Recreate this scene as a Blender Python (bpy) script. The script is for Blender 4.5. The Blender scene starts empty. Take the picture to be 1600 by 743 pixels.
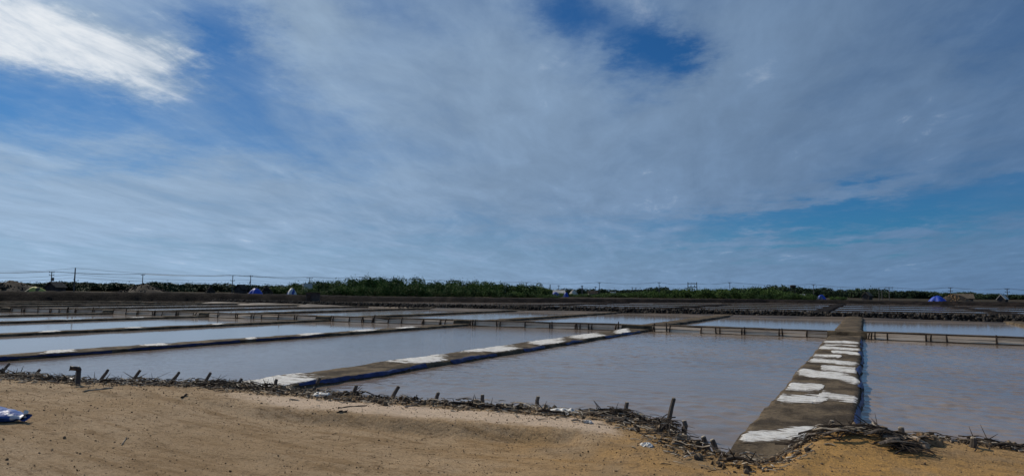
import bpy, math, random
import numpy as np
from mathutils import Vector, Matrix, Euler

R = math.radians
S = bpy.context.scene
COL = S.collection
rng = np.random.default_rng(7)
random.seed(7)

# ------------------------------------------------------------------ camera
F, CX, CY, H = 1000.0, 800.0, 371.5, 2.3       # photo 1600x743, eye height over the brine
yaw, pitch, roll = R(28.8), R(4.87), math.atan(0.0094)
fwd = np.array([-math.sin(yaw)*math.cos(pitch), math.cos(yaw)*math.cos(pitch), math.sin(pitch)])
rt0 = np.array([math.cos(yaw), math.sin(yaw), 0.0])
up0 = np.cross(rt0, fwd)
rt = rt0*math.cos(roll) + up0*math.sin(roll)
up = up0*math.cos(roll) - rt0*math.sin(roll)
cam = bpy.data.cameras.new('camera'); camo = bpy.data.objects.new('camera', cam); COL.objects.link(camo)
m = Matrix(((rt[0], up[0], -fwd[0], 0), (rt[1], up[1], -fwd[1], 0), (rt[2], up[2], -fwd[2], H), (0, 0, 0, 1)))
camo.matrix_world = m
cam.sensor_width = 36; cam.lens = 36*F/1600; cam.clip_start = 0.05; cam.clip_end = 20000
S.camera = camo

def ray(x, y): return fwd + rt*(x-CX)/F - up*(y-CY)/F
def at(x, y, z=0.0):                            # photo point -> place on the level z
    d = ray(x, y); return np.array([0, 0, H]) + d*((z-H)/d[2])
def atd(x, y, D):                               # photo point -> place at ground distance D
    d = ray(x, y); return np.array([0, 0, H]) + d*(D/math.hypot(d[0], d[1]))
def y_on(x, X):                                 # where the sight line of column x crosses the line X = const
    d = ray(x, 500); return X*d[1]/d[0]

# ------------------------------------------------------------------ world, sun, exposure
SUN_AZ, SUN_EL = -79.0, 38.0                    # degrees: azimuth from +Y towards +X, elevation
sdir = np.array([math.sin(R(SUN_AZ))*math.cos(R(SUN_EL)), math.cos(R(SUN_AZ))*math.cos(R(SUN_EL)), math.sin(R(SUN_EL))])
sun = bpy.data.lights.new('sun', 'SUN'); suno = bpy.data.objects.new('sun', sun); COL.objects.link(suno)
sun.energy = 3.3; sun.angle = R(0.6); sun.color = (1.0, 0.90, 0.75)
suno.rotation_euler = Vector(sdir).to_track_quat('Z', 'Y').to_euler()
S.view_settings.view_transform = 'Standard'; S.view_settings.look = 'None'
S.view_settings.exposure = 0.0; S.view_settings.gamma = 1.0

W = bpy.data.worlds.new('World'); S.world = W; W.use_nodes = True
NT = W.node_tree; NT.nodes.clear()
class Nodes:
    def __init__(s, nt): s.nt = nt
    def new(s, t, **k):
        n = s.nt.nodes.new(t)
        for a, v in k.items(): setattr(n, a, v)
        return n
    def put(s, sock, v):
        if isinstance(v, bpy.types.NodeSocket): s.nt.links.new(v, sock)
        elif v is not None: sock.default_value = v
    def m(s, op, a, b=None, c=None, clamp=False):
        n = s.new('ShaderNodeMath', operation=op); n.use_clamp = clamp
        for i, v in enumerate((a, b, c)): s.put(n.inputs[i], v)
        return n.outputs[0]
    def v(s, op, a, b=None):
        n = s.new('ShaderNodeVectorMath', operation=op); s.put(n.inputs[0], a)
        if op == 'SCALE': s.put(n.inputs['Scale'], b)
        else: s.put(n.inputs[1], b)
        return n.outputs['Value'] if op in ('DOT_PRODUCT', 'LENGTH') else n.outputs[0]
    def mix(s, f, a, b, blend='MIX'):
        n = s.new('ShaderNodeMix', data_type='RGBA', blend_type=blend)
        s.put(n.inputs['Factor'], f)
        for k, val in (('A', a), ('B', b)):
            sk = [i for i in n.inputs if i.name == k and i.type == 'RGBA'][0]
            s.put(sk, (*val, 1) if isinstance(val, tuple) and len(val) == 3 else val)
        return [o for o in n.outputs if o.type == 'RGBA'][0]
    def noise(s, vec, scale, detail=4, rough=0.55, dist=0.0):
        n = s.new('ShaderNodeTexNoise'); s.put(n.inputs['Vector'], vec)
        n.inputs['Scale'].default_value = scale; n.inputs['Detail'].default_value = detail
        n.inputs['Roughness'].default_value = rough; n.inputs['Distortion'].default_value = dist
        return n.outputs['Fac']
    def ramp(s, f, lo, hi, a=0.0, b=1.0):
        n = s.new('ShaderNodeMapRange'); n.interpolation_type = 'SMOOTHSTEP'
        s.put(n.inputs[0], f)
        for i, val in enumerate((lo, hi, a, b)): s.put(n.inputs[i+1], val)
        return n.outputs[0]
    def mapping(s, vec, scale=(1, 1, 1), rot=(0, 0, 0), loc=(0, 0, 0)):
        n = s.new('ShaderNodeMapping'); s.put(n.inputs[0], vec)
        n.inputs['Scale'].default_value = scale; n.inputs['Rotation'].default_value = rot; n.inputs['Location'].default_value = loc
        return n.outputs[0]

def build_sky():
    N = Nodes(NT)
    sky = N.new('ShaderNodeTexSky', sky_type='NISHITA'); sky.sun_disc = False
    sky.sun_elevation = R(SUN_EL); sky.sun_rotation = R(SUN_AZ)
    sky.altitude = 0; sky.air_density = 1.0; sky.dust_density = 0.15; sky.ozone_density = 2.0
    d = N.v('NORMALIZE', N.new('ShaderNodeTexCoord').outputs['Generated'])
    sp = N.new('ShaderNodeSeparateXYZ'); N.put(sp.inputs[0], d); x, y, z = sp.outputs
    az = N.m('MULTIPLY', N.m('ARCTAN2', x, y), 57.2958); el = N.m('MULTIPLY', N.m('ARCSINE', z), 57.2958)
    inv = N.m('DIVIDE', 1.0, N.m('ADD', N.m('MAXIMUM', z, 0.0), 0.10))
    pl = N.v('SCALE', d, inv)                                   # cloud deck seen from below
    w1 = N.m('SUBTRACT', N.noise(pl, 2.0, 7, 0.68), 0.5); w2 = N.m('SUBTRACT', N.noise(N.v('ADD', pl, (7, 3, 1)), 2.0, 7, 0.68), 0.5)
    azw = N.m('ADD', az, N.m('MULTIPLY', w1, 20.0)); elw = N.m('ADD', el, N.m('MULTIPLY', w2, 9.0))
    def blob(px, py, rx, ry, rot=0.0, sharp=1.0):
        r = ray(px, py); a0 = math.degrees(math.atan2(r[0], r[1])); e0 = math.degrees(math.asin(r[2]/np.linalg.norm(r)))
        da = N.m('MULTIPLY', N.m('SUBTRACT', azw, a0), math.cos(R(e0))); de = N.m('SUBTRACT', elw, e0)
        c, s_ = math.cos(R(rot)), math.sin(R(rot))
        u = N.m('DIVIDE', N.m('ADD', N.m('MULTIPLY', da, c), N.m('MULTIPLY', de, s_)), rx)
        v = N.m('DIVIDE', N.m('SUBTRACT', N.m('MULTIPLY', de, c), N.m('MULTIPLY', da, s_)), ry)
        q = N.m('ADD', N.m('MULTIPLY', u, u), N.m('MULTIPLY', v, v))
        return N.m('EXPONENT', N.m('MULTIPLY', N.m('POWER', q, sharp), -1.0))
    def total(lst):
        t = None
        for w, b in lst:
            b = N.m('MULTIPLY', b, w); t = b if t is None else N.m('ADD', t, b)
        return t
    # thin high cloud everywhere, drawn out along the wind
    al = R(-17.7); cx = N.new('ShaderNodeCombineXYZ')
    N.put(cx.inputs[0], N.v('DOT_PRODUCT', pl, (math.cos(al), -math.sin(al), 0))); vv = N.v('DOT_PRODUCT', pl, (math.sin(al), math.cos(al), 0))
    N.put(cx.inputs[1], N.m('MULTIPLY', vv, 0.42)); N.put(cx.inputs[2], 0.7); st_ = cx.outputs[0]
    n1 = N.noise(N.v('ADD', pl, (2.0, 5.0, 0)), 0.95, 7, 0.56, 0.5)
    n2 = N.noise(st_, 1.7, 8, 0.58, 0.8)
    n3 = N.noise(N.v('ADD', st_, (4.0, 1.0, 2.0)), 6.5, 6, 0.62, 0.4)
    base = N.m('ADD', N.m('ADD', N.m('MULTIPLY', n1, 0.55), N.m('MULTIPLY', n2, 0.75)), N.m('MULTIPLY', n3, 0.16))     # about 0.76
    holes = total([(0.70, blob(1022, 90, 4.0, 2.8, 10)), (0.55, blob(885, 12, 6, 2.6, -10)), (0.34, blob(130, 152, 15, 2.8, -8)),
                   (0.26, blob(400, 140, 7, 2.2, -16)), (0.16, blob(150, 225, 16, 3.0, 0)), (0.62, blob(1480, 325, 13, 1.5, 4)), (0.40, blob(1250, 345, 12, 1.3, 2)),
                   (0.34, blob(320, 60, 3.5, 3.0, 20)), (0.22, blob(1590, 50, 5, 5, 0)), (0.12, blob(1330, 130, 6, 3, 20)), (0.16, blob(600, 20, 4, 2, -20))])
    banks = total([(0.22, blob(780, 170, 12, 6, -25)), (0.30, blob(1160, 170, 9, 6, 35)), (0.24, blob(470, 45, 4, 3, -30)), (0.22, blob(1450, 190, 11, 4, 10)), (0.16, blob(1450, 80, 7, 3, 20)), (0.22, blob(150, 320, 20, 4, 0)),
                   (0.22, blob(760, 300, 18, 4, 0)), (0.6, blob(110, 65, 8, 2.6, -6))])
    dens = N.ramp(N.m('SUBTRACT', N.m('ADD', base, banks), holes), 0.10, 1.02, 0.0, 0.97)
    # low haze belt: the clouds run together towards the horizon
    belt = N.m('EXPONENT', N.m('MULTIPLY', N.m('POWER', N.m('DIVIDE', N.m('MAXIMUM', el, 0.0), 9.0), 2.0), -1.0))
    cut = N.m('SUBTRACT', 1.0, N.m('MULTIPLY', N.m('ADD', blob(1480, 330, 14, 1.6, 4), blob(1250, 345, 12, 1.3, 2)), 0.6))
    dens = N.m('MAXIMUM', dens, N.m('MULTIPLY', N.m('MULTIPLY', belt, 0.96), cut))
    cs = N.v('DOT_PRODUCT', d, tuple(sdir))
    ang = N.m('MULTIPLY', N.m('ARCCOSINE', cs), 57.2958)
    fw = N.m('EXPONENT', N.m('MULTIPLY', N.m('POWER', N.m('DIVIDE', ang, 60.0), 2.0), -1.0))     # forward scatter
    cc = N.mix(fw, (0.61, 1.26, 2.45), (3.45, 4.65, 6.1))
    cc = N.v('SCALE', cc, N.ramp(N.m('ADD', N.m('MULTIPLY', n2, 0.6), N.m('MULTIPLY', n3, 0.4)), 0.32, 0.72, 0.88, 1.14))
    cc = N.v('SCALE', cc, N.m('ADD', 1.0, N.m('MULTIPLY', N.m('EXPONENT', N.m('MULTIPLY', N.m('MAXIMUM', el, 0.0), -0.10)), 0.34)))
    near = blob(105, 62, 10.5, 3.1, -7)
    wisp = N.ramp(N.m('ADD', N.m('MULTIPLY', near, 0.85), N.m('ADD', N.m('MULTIPLY', N.m('SUBTRACT', n3, 0.5), 1.5), N.m('MULTIPLY', N.m('SUBTRACT', n2, 0.5), 0.9))), 0.20, 1.10)
    glow = N.m('EXPONENT', N.m('MULTIPLY', N.m('POWER', N.m('DIVIDE', ang, 14.0), 2.0), -1.0))
    cc = N.mix(N.m('MAXIMUM', wisp, N.m('MULTIPLY', glow, 0.8)), cc, (8.4, 8.7, 9.0))
    blue = N.mix(1.0, sky.outputs[0], (0.11, 0.34, 0.58), 'MULTIPLY')
    fin = N.mix(dens, blue, cc)
    bg = N.new('ShaderNodeBackground'); N.put(bg.inputs[0], fin); bg.inputs[1].default_value = 0.10
    out = N.new('ShaderNodeOutputWorld'); NT.links.new(bg.outputs[0], out.inputs[0])
build_sky()

# ------------------------------------------------------------------ materials
def material(name, fn, rough=0.9, spec=0.2):
    mt = bpy.data.materials.new(name); mt.use_nodes = True
    N = Nodes(mt.node_tree); b = mt.node_tree.nodes['Principled BSDF']
    b.inputs['Roughness'].default_value = rough; b.inputs['Specular IOR Level'].default_value = spec
    fn(N, b); return mt
def coords(N): return N.new('ShaderNodeTexCoord').outputs['Object']
def bump(N, b, h, strength=0.5, dist=0.02):
    n = N.new('ShaderNodeBump'); n.inputs['Strength'].default_value = strength; n.inputs['Distance'].default_value = dist
    N.put(n.inputs['Height'], h); N.put(b.inputs['Normal'], n.outputs[0])
def two(c1, c2, scale=8.0, detail=5, stretch=(1, 1, 1), bs=0.4, bd=0.01, lo=0.35, hi=0.65, obrand=0.0, c3=None, s3=40):
    def fn(N, b):
        v = N.mapping(coords(N), stretch); f = N.noise(v, scale, detail, 0.6)
        c = N.mix(N.ramp(f, lo, hi), c1, c2)
        if c3: c = N.mix(N.ramp(N.noise(v, s3, 3, 0.6), 0.55, 0.7), c, c3)
        if obrand:
            oi = N.new('ShaderNodeObjectInfo').outputs['Random']
            c = N.mix(1.0, c, N.v('SCALE', (1.0, 1.0, 1.0), N.m('ADD', N.m('MULTIPLY', oi, obrand), 1-obrand/2)), 'MULTIPLY')
        N.put(b.inputs['Base Color'], c)
        if bs: bump(N, b, N.noise(v, scale*3, 5, 0.65), bs, bd)
    return fn
def sand_fn(N, b):
    v = coords(N)
    big = N.noise(N.mapping(v, (0.25, 0.6, 1), (0, 0, R(8))), 1.0, 4, 0.6)
    streak = N.noise(N.mapping(v, (0.5, 3.0, 1), (0, 0, R(6))), 1.6, 6, 0.65, 0.3)
    fine = N.noise(v, 38, 4, 0.7)
    c = N.mix(N.ramp(big, 0.38, 0.62), (0.345, 0.240, 0.138), (0.445, 0.328, 0.210))
    c = N.mix(N.ramp(streak, 0.48, 0.66, 0, 0.8), c, (0.24, 0.155, 0.08))
    sp = N.new('ShaderNodeSeparateXYZ'); N.put(sp.inputs[0], v)
    dx = N.m('DIVIDE', N.m('ADD', sp.outputs[0], 0.2), 3.6); dy = N.m('DIVIDE', N.m('SUBTRACT', sp.outputs[1], 8.0), 2.4)
    q = N.m('EXPONENT', N.m('MULTIPLY', N.m('ADD', N.m('MULTIPLY', dx, dx), N.m('MULTIPLY', dy, dy)), -1.0))
    q = N.m('MULTIPLY', q, N.ramp(N.noise(v, 1.3, 5, 0.6), 0.3, 0.6))
    c = N.mix(q, c, (0.52, 0.295, 0.095))                                       # ochre sand by the causeway
    dk = N.ramp(N.noise(N.mapping(v, (1, 2.0, 1)), 5.5, 6, 0.8), 0.51, 0.64, 0, 0.75)
    c = N.mix(dk, c, (0.17, 0.11, 0.06))
    c = N.mix(N.ramp(N.noise(v, 95, 3, 0.8), 0.5, 0.66, 0.0, 0.75), c, (0.13, 0.088, 0.05))
    c = N.mix(N.ramp(N.noise(v, 70, 3, 0.8), 0.6, 0.75, 0.0, 0.5), c, (0.55, 0.43, 0.30))
    c = N.mix(N.ramp(fine, 0.42, 0.68, 0.0, 0.60), c, (0.22, 0.15, 0.08))
    at_ = N.new('ShaderNodeAttribute'); at_.attribute_name = 'silt'
    mf = N.ramp(N.m('ADD', at_.outputs['Fac'], N.m('MULTIPLY', N.m('SUBTRACT', N.noise(v, 7, 6, 0.8), 0.5), 2.2)), 0.30, 0.75, 0, 0.9)
    a2 = N.new('ShaderNodeAttribute'); a2.attribute_name = 'dry_lip'
    c = N.mix(N.ramp(N.m('ADD', a2.outputs['Fac'], N.m('MULTIPLY', N.m('SUBTRACT', N.noise(v, 6, 5, 0.7), 0.5), 0.9)), 0.3, 0.8, 0, 0.85), c, (0.60, 0.465, 0.345))
    c = N.mix(mf, c, (0.095, 0.072, 0.052))
    N.put(b.inputs['Base Color'], c)
    h = N.m('ADD', N.m('MULTIPLY', N.noise(v, 60, 5, 0.75), 0.35), N.m('ADD', N.m('MULTIPLY', N.noise(v, 14, 5, 0.7), 0.7), streak))
    bump(N, b, h, 0.9, 0.045)
M_SAND = material('sand', sand_fn, 0.95, 0.1)
def mud_fn(N, b):
    v = coords(N)
    c = N.mix(N.ramp(N.noise(v, 1.4, 6, 0.65), 0.40, 0.62), (0.045, 0.033, 0.021), (0.150, 0.113, 0.072))
    c = N.mix(N.ramp(N.noise(v, 30, 5, 0.8), 0.52, 0.70, 0, 0.9), c, (0.22, 0.175, 0.125)); c = N.mix(N.ramp(N.noise(v, 13, 5, 0.8), 0.50, 0.68, 0, 0.8), c, (0.035, 0.028, 0.022))
    N.put(b.inputs['Base Color'], c)
    bump(N, b, N.m('ADD', N.noise(v, 26, 5, 0.7), N.noise(v, 6, 4, 0.6)), 0.8, 0.03)
M_MUD = material('dike_mud', mud_fn, 0.92, 0.15)
def bank_fn(N, b):
    v = coords(N)
    c = N.mix(N.ramp(N.noise(N.mapping(v, (1, 1, 2)), 0.5, 6, 0.65), 0.4, 0.65), (0.010, 0.009, 0.009), (0.028, 0.022, 0.019))
    N.put(b.inputs['Base Color'], c)
    bump(N, b, N.noise(v, 2.5, 6, 0.7), 0.9, 0.25)
M_BANK = material('dark_bank_earth', bank_fn, 0.95, 0.05)
M_FARSOIL = material('scrub_soil', two((0.060, 0.045, 0.032), (0.032, 0.030, 0.019), 0.12, 6), 0.95, 0.05)
M_SILT = material('wet_silt', two((0.042, 0.032, 0.025), (0.115, 0.084, 0.057), 0.8, 6, (0.3, 1, 1), 0.3, 0.02), 0.6, 0.3)
def salt_fn(N, b):
    v = coords(N); at_ = N.new('ShaderNodeAttribute'); at_.attribute_name = 'crust'
    g = N.new('ShaderNodeNewGeometry').outputs['Position']
    c = N.mix(N.ramp(N.noise(N.mapping(g, (1, 1.6, 1)), 4.5, 8, 0.65), 0.44, 0.70), (0.74, 0.73, 0.70), (0.42, 0.38, 0.33))
    c = N.mix(N.ramp(N.noise(g, 18, 4, 0.7), 0.52, 0.70), c, (0.50, 0.47, 0.43))
    w = N.m('ADD', at_.outputs['Fac'], N.m('MULTIPLY', N.m('SUBTRACT', N.noise(N.mapping(g, (0.6, 1.5, 1)), 16, 6, 0.75), 0.5), 1.5))
    c = N.mix(N.ramp(w, 0.02, 0.42), (0.095, 0.072, 0.048), c)
    N.put(b.inputs['Base Color'], c); bump(N, b, N.noise(g, 26, 6, 0.7), 0.9, 0.03)
M_SALT = material('salt_crust', salt_fn, 0.85, 0.2)
def water_fn(N, b):
    g = N.new('ShaderNodeNewGeometry').outputs['Position']
    c = N.mix(N.ramp(N.noise(g, 0.10, 4, 0.6), 0.35, 0.65), (0.195, 0.152, 0.122), (0.255, 0.203, 0.166))
    N.put(b.inputs['Base Color'], c)
    wind = N.mapping(g, (1.0, 1.0, 1), (0, 0, R(-25)))
    r1 = N.noise(N.mapping(wind, (3.0, 5.5, 1)), 1.0, 4, 0.62, 0.4)
    bump(N, b, r1, 0.4, 0.025)
    b.inputs['IOR'].default_value = 1.26; b.inputs['Specular Tint'].default_value = (1.0, 0.93, 0.86, 1)     # cloudy brine
M_WATER = material('brine', water_fn, 0.05, 0.5)
def still_fn(N, b):
    b.inputs['Base Color'].default_value = (0.27, 0.222, 0.185, 1); b.inputs['IOR'].default_value = 1.24; b.inputs['Specular Tint'].default_value = (1.0, 0.95, 0.89, 1)
    bump(N, b, N.noise(N.new('ShaderNodeNewGeometry').outputs['Position'], 1.5, 3), 0.12, 0.03)
M_STILL = material('still_brine', still_fn, 0.08, 0.5)
M_BLUE = material('blue_plastic', two((0.010, 0.015, 0.075), (0.018, 0.032, 0.15), 4, 5, (1, 1, 1), 0.5, 0.03), 0.45, 0.4)
M_NAVY = material('navy_plastic', two((0.010, 0.012, 0.05), (0.018, 0.022, 0.09), 4, 5, (1, 1, 1), 0.5, 0.03), 0.5, 0.3)
M_TARP = material('blue_tarp', two((0.012, 0.05, 0.36), (0.02, 0.08, 0.52), 0.8, 5, (1, 1, 1), 0.5, 0.1), 0.5, 0.4)
M_WOOD = material('weathered_wood', two((0.075, 0.058, 0.045), (0.17, 0.14, 0.115), 9, 6, (3, 3, 0.4), 0.6, 0.01, obrand=0.5), 0.85, 0.2)
M_WOODL = material('dry_stalk', two((0.20, 0.16, 0.115), (0.42, 0.36, 0.28), 6, 5, (1, 1, 1), 0.5, 0.01, obrand=0.7), 0.85, 0.2)
M_WOODD = material('dark_wood', two((0.028, 0.022, 0.018), (0.085, 0.065, 0.05), 7, 5, (1, 1, 1), 0.5, 0.01, obrand=0.4), 0.9, 0.15)
M_PLANK = material('pale_plank', two((0.62, 0.48, 0.35), (0.80, 0.66, 0.50), 3.0, 6, (0.5, 1, 4), 0.4, 0.01, obrand=0.45), 0.85, 0.2)
M_STONE = material('dark_stone', two((0.017, 0.015, 0.013), (0.095, 0.080, 0.065), 1.3, 5, (1, 1, 1), 0.6, 0.03, 0.42, 0.66), 0.9, 0.2)
M_HEAP = material('heap_rubble', two((0.022, 0.018, 0.015), (0.075, 0.060, 0.045), 0.9, 5, (1, 1, 1), 0.6, 0.05), 0.9, 0.2)
M_PEB = material('clod', two((0.07, 0.05, 0.032), (0.34, 0.24, 0.15), 3.5, 4, bs=0), 0.95, 0.1)
M_CLOD = material('dark_clod', two((0.045, 0.035, 0.027), (0.24, 0.18, 0.12), 2.2, 4, bs=0), 0.95, 0.1)
M_PIPE = material('rusty_pipe', two((0.045, 0.035, 0.030), (0.10, 0.065, 0.045), 12, 5, bs=0.4), 0.6, 0.4)
M_WHITEP = material('white_plastic', two((0.70, 0.69, 0.66), (0.40, 0.38, 0.35), 6, 5, (1, 1, 1), 0.5, 0.02, 0.45, 0.7), 0.5, 0.4)
M_CANVAS = material('stained_canvas', two((0.55, 0.47, 0.38), (0.25, 0.16, 0.09), 3, 5, (1, 1, 1), 0.5, 0.02), 0.9, 0.1)
M_SACK = material('jute_sack', two((0.16, 0.10, 0.055), (0.27, 0.18, 0.10), 8, 5, (1, 1, 1), 0.6, 0.02), 0.95, 0.1)
M_THATCH = material('thatch', two((0.09, 0.072, 0.055), (0.19, 0.16, 0.125), 1.5, 6, (3, 3, 0.6), 0.6, 0.05), 0.95, 0.05)
M_MUDWALL = material('mud_wall', two((0.055, 0.05, 0.05), (0.10, 0.085, 0.075), 0.9, 5), 0.95, 0.05)
M_TINROOF = material('tin_roof', two((0.60, 0.58, 0.52), (0.42, 0.39, 0.34), 1.0, 5, (1, 1, 1), 0.2, 0.02), 0.5, 0.4)
M_LIMEWALL = material('lime_wall', two((0.60, 0.56, 0.50), (0.40, 0.36, 0.31), 0.7, 5), 0.9, 0.1)
M_POLE = material('pole_concrete', two((0.10, 0.095, 0.09), (0.16, 0.15, 0.14), 2.0, 3, bs=0), 0.9, 0.2)
M_STEEL = material('galvanised_steel', two((0.14, 0.13, 0.09), (0.24, 0.22, 0.15), 2.0, 3, bs=0), 0.6, 0.4)
M_WIRE = material('cable_black', two((0.03, 0.03, 0.03), (0.05, 0.05, 0.05), 2.0, 2, bs=0), 0.7, 0.3)
def stripes_fn(ca, cb, sc, axis):
    def fn(N, b):
        v = coords(N); sp = N.new('ShaderNodeSeparateXYZ'); N.put(sp.inputs[0], v)
        t = N.m('ADD', N.m('MULTIPLY', sp.outputs[axis], sc), N.m('MULTIPLY', N.noise(v, 0.8, 3), 1.2))
        f = N.ramp(N.m('FRACT', t), 0.55, 0.62)
        N.put(b.inputs['Base Color'], N.mix(f, ca, cb)); bump(N, b, N.noise(v, 1.5, 4), 0.5, 0.1)
    return fn
M_YTARP = material('yellow_striped_tarp', stripes_fn((0.46, 0.44, 0.10), (0.07, 0.07, 0.03), 0.55, 0), 0.6, 0.3)
M_WTARP = material('white_blue_tarp', stripes_fn((0.55, 0.55, 0.55), (0.04, 0.08, 0.28), 0.6, 0), 0.5, 0.3)
def bag_fn(N, b):
    v = coords(N); f = N.ramp(N.noise(N.mapping(v, (1.6, 1.6, 3.0)), 2.4, 3, 0.5, 0.8), 0.55, 0.60)
    N.put(b.inputs['Base Color'], N.mix(f, (0.035, 0.10, 0.34), (0.62, 0.64, 0.68))); bump(N, b, N.noise(v, 14, 5), 0.6, 0.02)
M_BAG = material('woven_bag', bag_fn, 0.45, 0.4)
def leaf_mat(name, a, b_):
    def fn(N, b):
        oi = N.new('ShaderNodeObjectInfo').outputs['Random']
        g = N.new('ShaderNodeNewGeometry')
        f = N.noise(g.outputs['Position'], 0.5, 4, 0.6)
        f = N.m('ADD', N.m('MULTIPLY', f, 1.2), N.m('MULTIPLY', oi, 0.5))
        N.put(b.inputs['Base Color'], N.mix(N.ramp(f, 0.45, 1.15), a, b_))
    return material(name, fn, 0.75, 0.2)
M_LEAF = leaf_mat('scrub_leaf', (0.030, 0.066, 0.018), (0.100, 0.165, 0.036))
M_LEAFD = leaf_mat('dark_leaf', (0.026, 0.050, 0.027), (0.060, 0.096, 0.044))
M_BARK = material('bark', two((0.07, 0.055, 0.04), (0.12, 0.095, 0.07), 3, 3, bs=0), 0.9, 0.1)

# ------------------------------------------------------------------ mesh helpers
def lat(ix, iy, seed):
    h = (ix.astype(np.int64)*374761393 + iy.astype(np.int64)*668265263 + seed*1442695041) & 0xffffffff
    h = ((h ^ (h >> 13))*1274126177) & 0xffffffff
    return ((h ^ (h >> 16)) & 0xffff)/65535.0
def vn(x, y, seed=0):
    x = np.asarray(x, float); y = np.asarray(y, float); x, y = np.broadcast_arrays(x, y)
    ix, iy = np.floor(x), np.floor(y); fx, fy = x-ix, y-iy
    fx = fx*fx*(3-2*fx); fy = fy*fy*(3-2*fy)
    a, b = lat(ix, iy, seed), lat(ix+1, iy, seed); c, d = lat(ix, iy+1, seed), lat(ix+1, iy+1, seed)
    return (a*(1-fx)+b*fx)*(1-fy) + (c*(1-fx)+d*fx)*fy - 0.5
def fbm(x, y, seed=0, o=4):
    t = 0; a = 1.0; f = 1.0
    for k in range(o):
        t = t + a*vn(np.asarray(x)*f+k*17.3, np.asarray(y)*f-k*9.1, seed+k); a *= 0.5; f *= 2.03
    return t
def tag(o, label=None, cat=None, group=None, kind=None):
    for k, v in (('label', label), ('category', cat), ('group', group), ('kind', kind)):
        if v: o[k] = v
    return o
class MB:
    def __init__(s): s.v = []; s.f = []
    def add(s, vs, fs):
        n = len(s.v); s.v.extend([tuple(map(float, p)) for p in vs]); s.f.extend([tuple(i+n for i in f) for f in fs]); return s
    def box(s, c, size, rot=None):
        hx, hy, hz = [q/2 for q in size]; M = (rot or Matrix.Identity(3))
        vs = [Vector(c) + M @ Vector((x*hx, y*hy, z*hz)) for x in (-1, 1) for y in (-1, 1) for z in (-1, 1)]
        return s.add(vs, [(0, 1, 3, 2), (4, 6, 7, 5), (0, 4, 5, 1), (2, 3, 7, 6), (0, 2, 6, 4), (1, 5, 7, 3)])
    def tube(s, pts, r, n=6, flat=1.0, cap=True):
        pts = [Vector(p) for p in pts]; k = len(pts); rs = r if hasattr(r, '__len__') else [r]*k
        vs = []; fs = []
        for i, p in enumerate(pts):
            t = (pts[min(i+1, k-1)]-pts[max(i-1, 0)]).normalized()
            a = t.cross(Vector((0, 0, 1)) if abs(t.z) < 0.9 else Vector((1, 0, 0))).normalized(); b = t.cross(a)
            for j in range(n):
                w = 2*math.pi*j/n; vs.append(p + (a*math.cos(w) + b*math.sin(w)*flat)*rs[i])
        for i in range(k-1):
            for j in range(n): fs.append((i*n+j, i*n+(j+1) % n, (i+1)*n+(j+1) % n, (i+1)*n+j))
        if cap: fs.append(tuple(range(n-1, -1, -1))); fs.append(tuple((k-1)*n+j for j in range(n)))
        return s.add(vs, fs)
    def stone(s, c, r, sq=(1, 1, 1)):
        q = ICO_V*(1+0.35*(rng.random((12, 1))-0.5)); a = rng.random(3)*6.28
        M = np.array(Euler(a).to_matrix()); q = (q*np.array(sq)) @ M.T*r + np.array(c)
        return s.add(q, ICO_F)
    def mesh(s, name, mat, smooth=False):
        me = bpy.data.meshes.new(name); me.from_pydata(s.v, [], s.f); me.materials.append(mat)
        if smooth: me.polygons.foreach_set('use_smooth', [True]*len(me.polygons))
        me.update(); return me
    def build(s, name, mat, parent=None, smooth=False, loc=None):
        o = bpy.data.objects.new(name, s.mesh(name, mat, smooth)); COL.objects.link(o)
        if parent: o.parent = parent
        if loc is not None: o.location = loc
        return o
g_ = (1+5**.5)/2
ICO_V = np.array([(-1, g_, 0), (1, g_, 0), (-1, -g_, 0), (1, -g_, 0), (0, -1, g_), (0, 1, g_), (0, -1, -g_), (0, 1, -g_), (g_, 0, -1), (g_, 0, 1), (-g_, 0, -1), (-g_, 0, 1)])/1.9
ICO_F = [(0, 11, 5), (0, 5, 1), (0, 1, 7), (0, 7, 10), (0, 10, 11), (1, 5, 9), (5, 11, 4), (11, 10, 2), (10, 7, 6), (7, 1, 8), (3, 9, 4), (3, 4, 2), (3, 2, 6), (3, 6, 8), (3, 8, 9), (4, 9, 5), (2, 4, 11), (6, 2, 10), (8, 6, 7), (9, 8, 1)]
def empty(name, loc, rz=0.0):
    o = bpy.data.objects.new(name, None); COL.objects.link(o); o.location = loc; o.rotation_euler.z = rz; o.empty_display_size = 0.2
    return o
def grid_obj(name, X, Y, Z, mat, parent=None, keep=None, smooth=True):
    ny, nx = X.shape; idx = np.arange(nx*ny).reshape(ny, nx)
    q = np.stack([idx[:-1, :-1], idx[:-1, 1:], idx[1:, 1:], idx[1:, :-1]], -1).reshape(-1, 4)
    v = np.stack([X, Y, Z], -1).reshape(-1, 3)
    if keep is not None:
        q = q[keep.reshape(-1)[q].any(1)]
        used = np.unique(q); mp = np.full(nx*ny, -1); mp[used] = np.arange(len(used)); q = mp[q]; v = v[used]
    me = bpy.data.meshes.new(name)
    me.vertices.add(len(v)); me.vertices.foreach_set('co', v.astype(np.float32).ravel())
    me.loops.add(len(q)*4); me.loops.foreach_set('vertex_index', q.astype(np.int32).ravel())
    me.polygons.add(len(q)); me.polygons.foreach_set('loop_start', np.arange(0, len(q)*4, 4, dtype=np.int32))
    me.polygons.foreach_set('loop_total', np.full(len(q), 4, dtype=np.int32))
    me.polygons.foreach_set('use_smooth', np.full(len(q), smooth)); me.materials.append(mat)
    me.update(calc_edges=True); me.validate()
    o = bpy.data.objects.new(name, me); COL.objects.link(o)
    if parent: o.parent = parent
    return o
def struct(o): o['kind'] = 'structure'; return o
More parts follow.
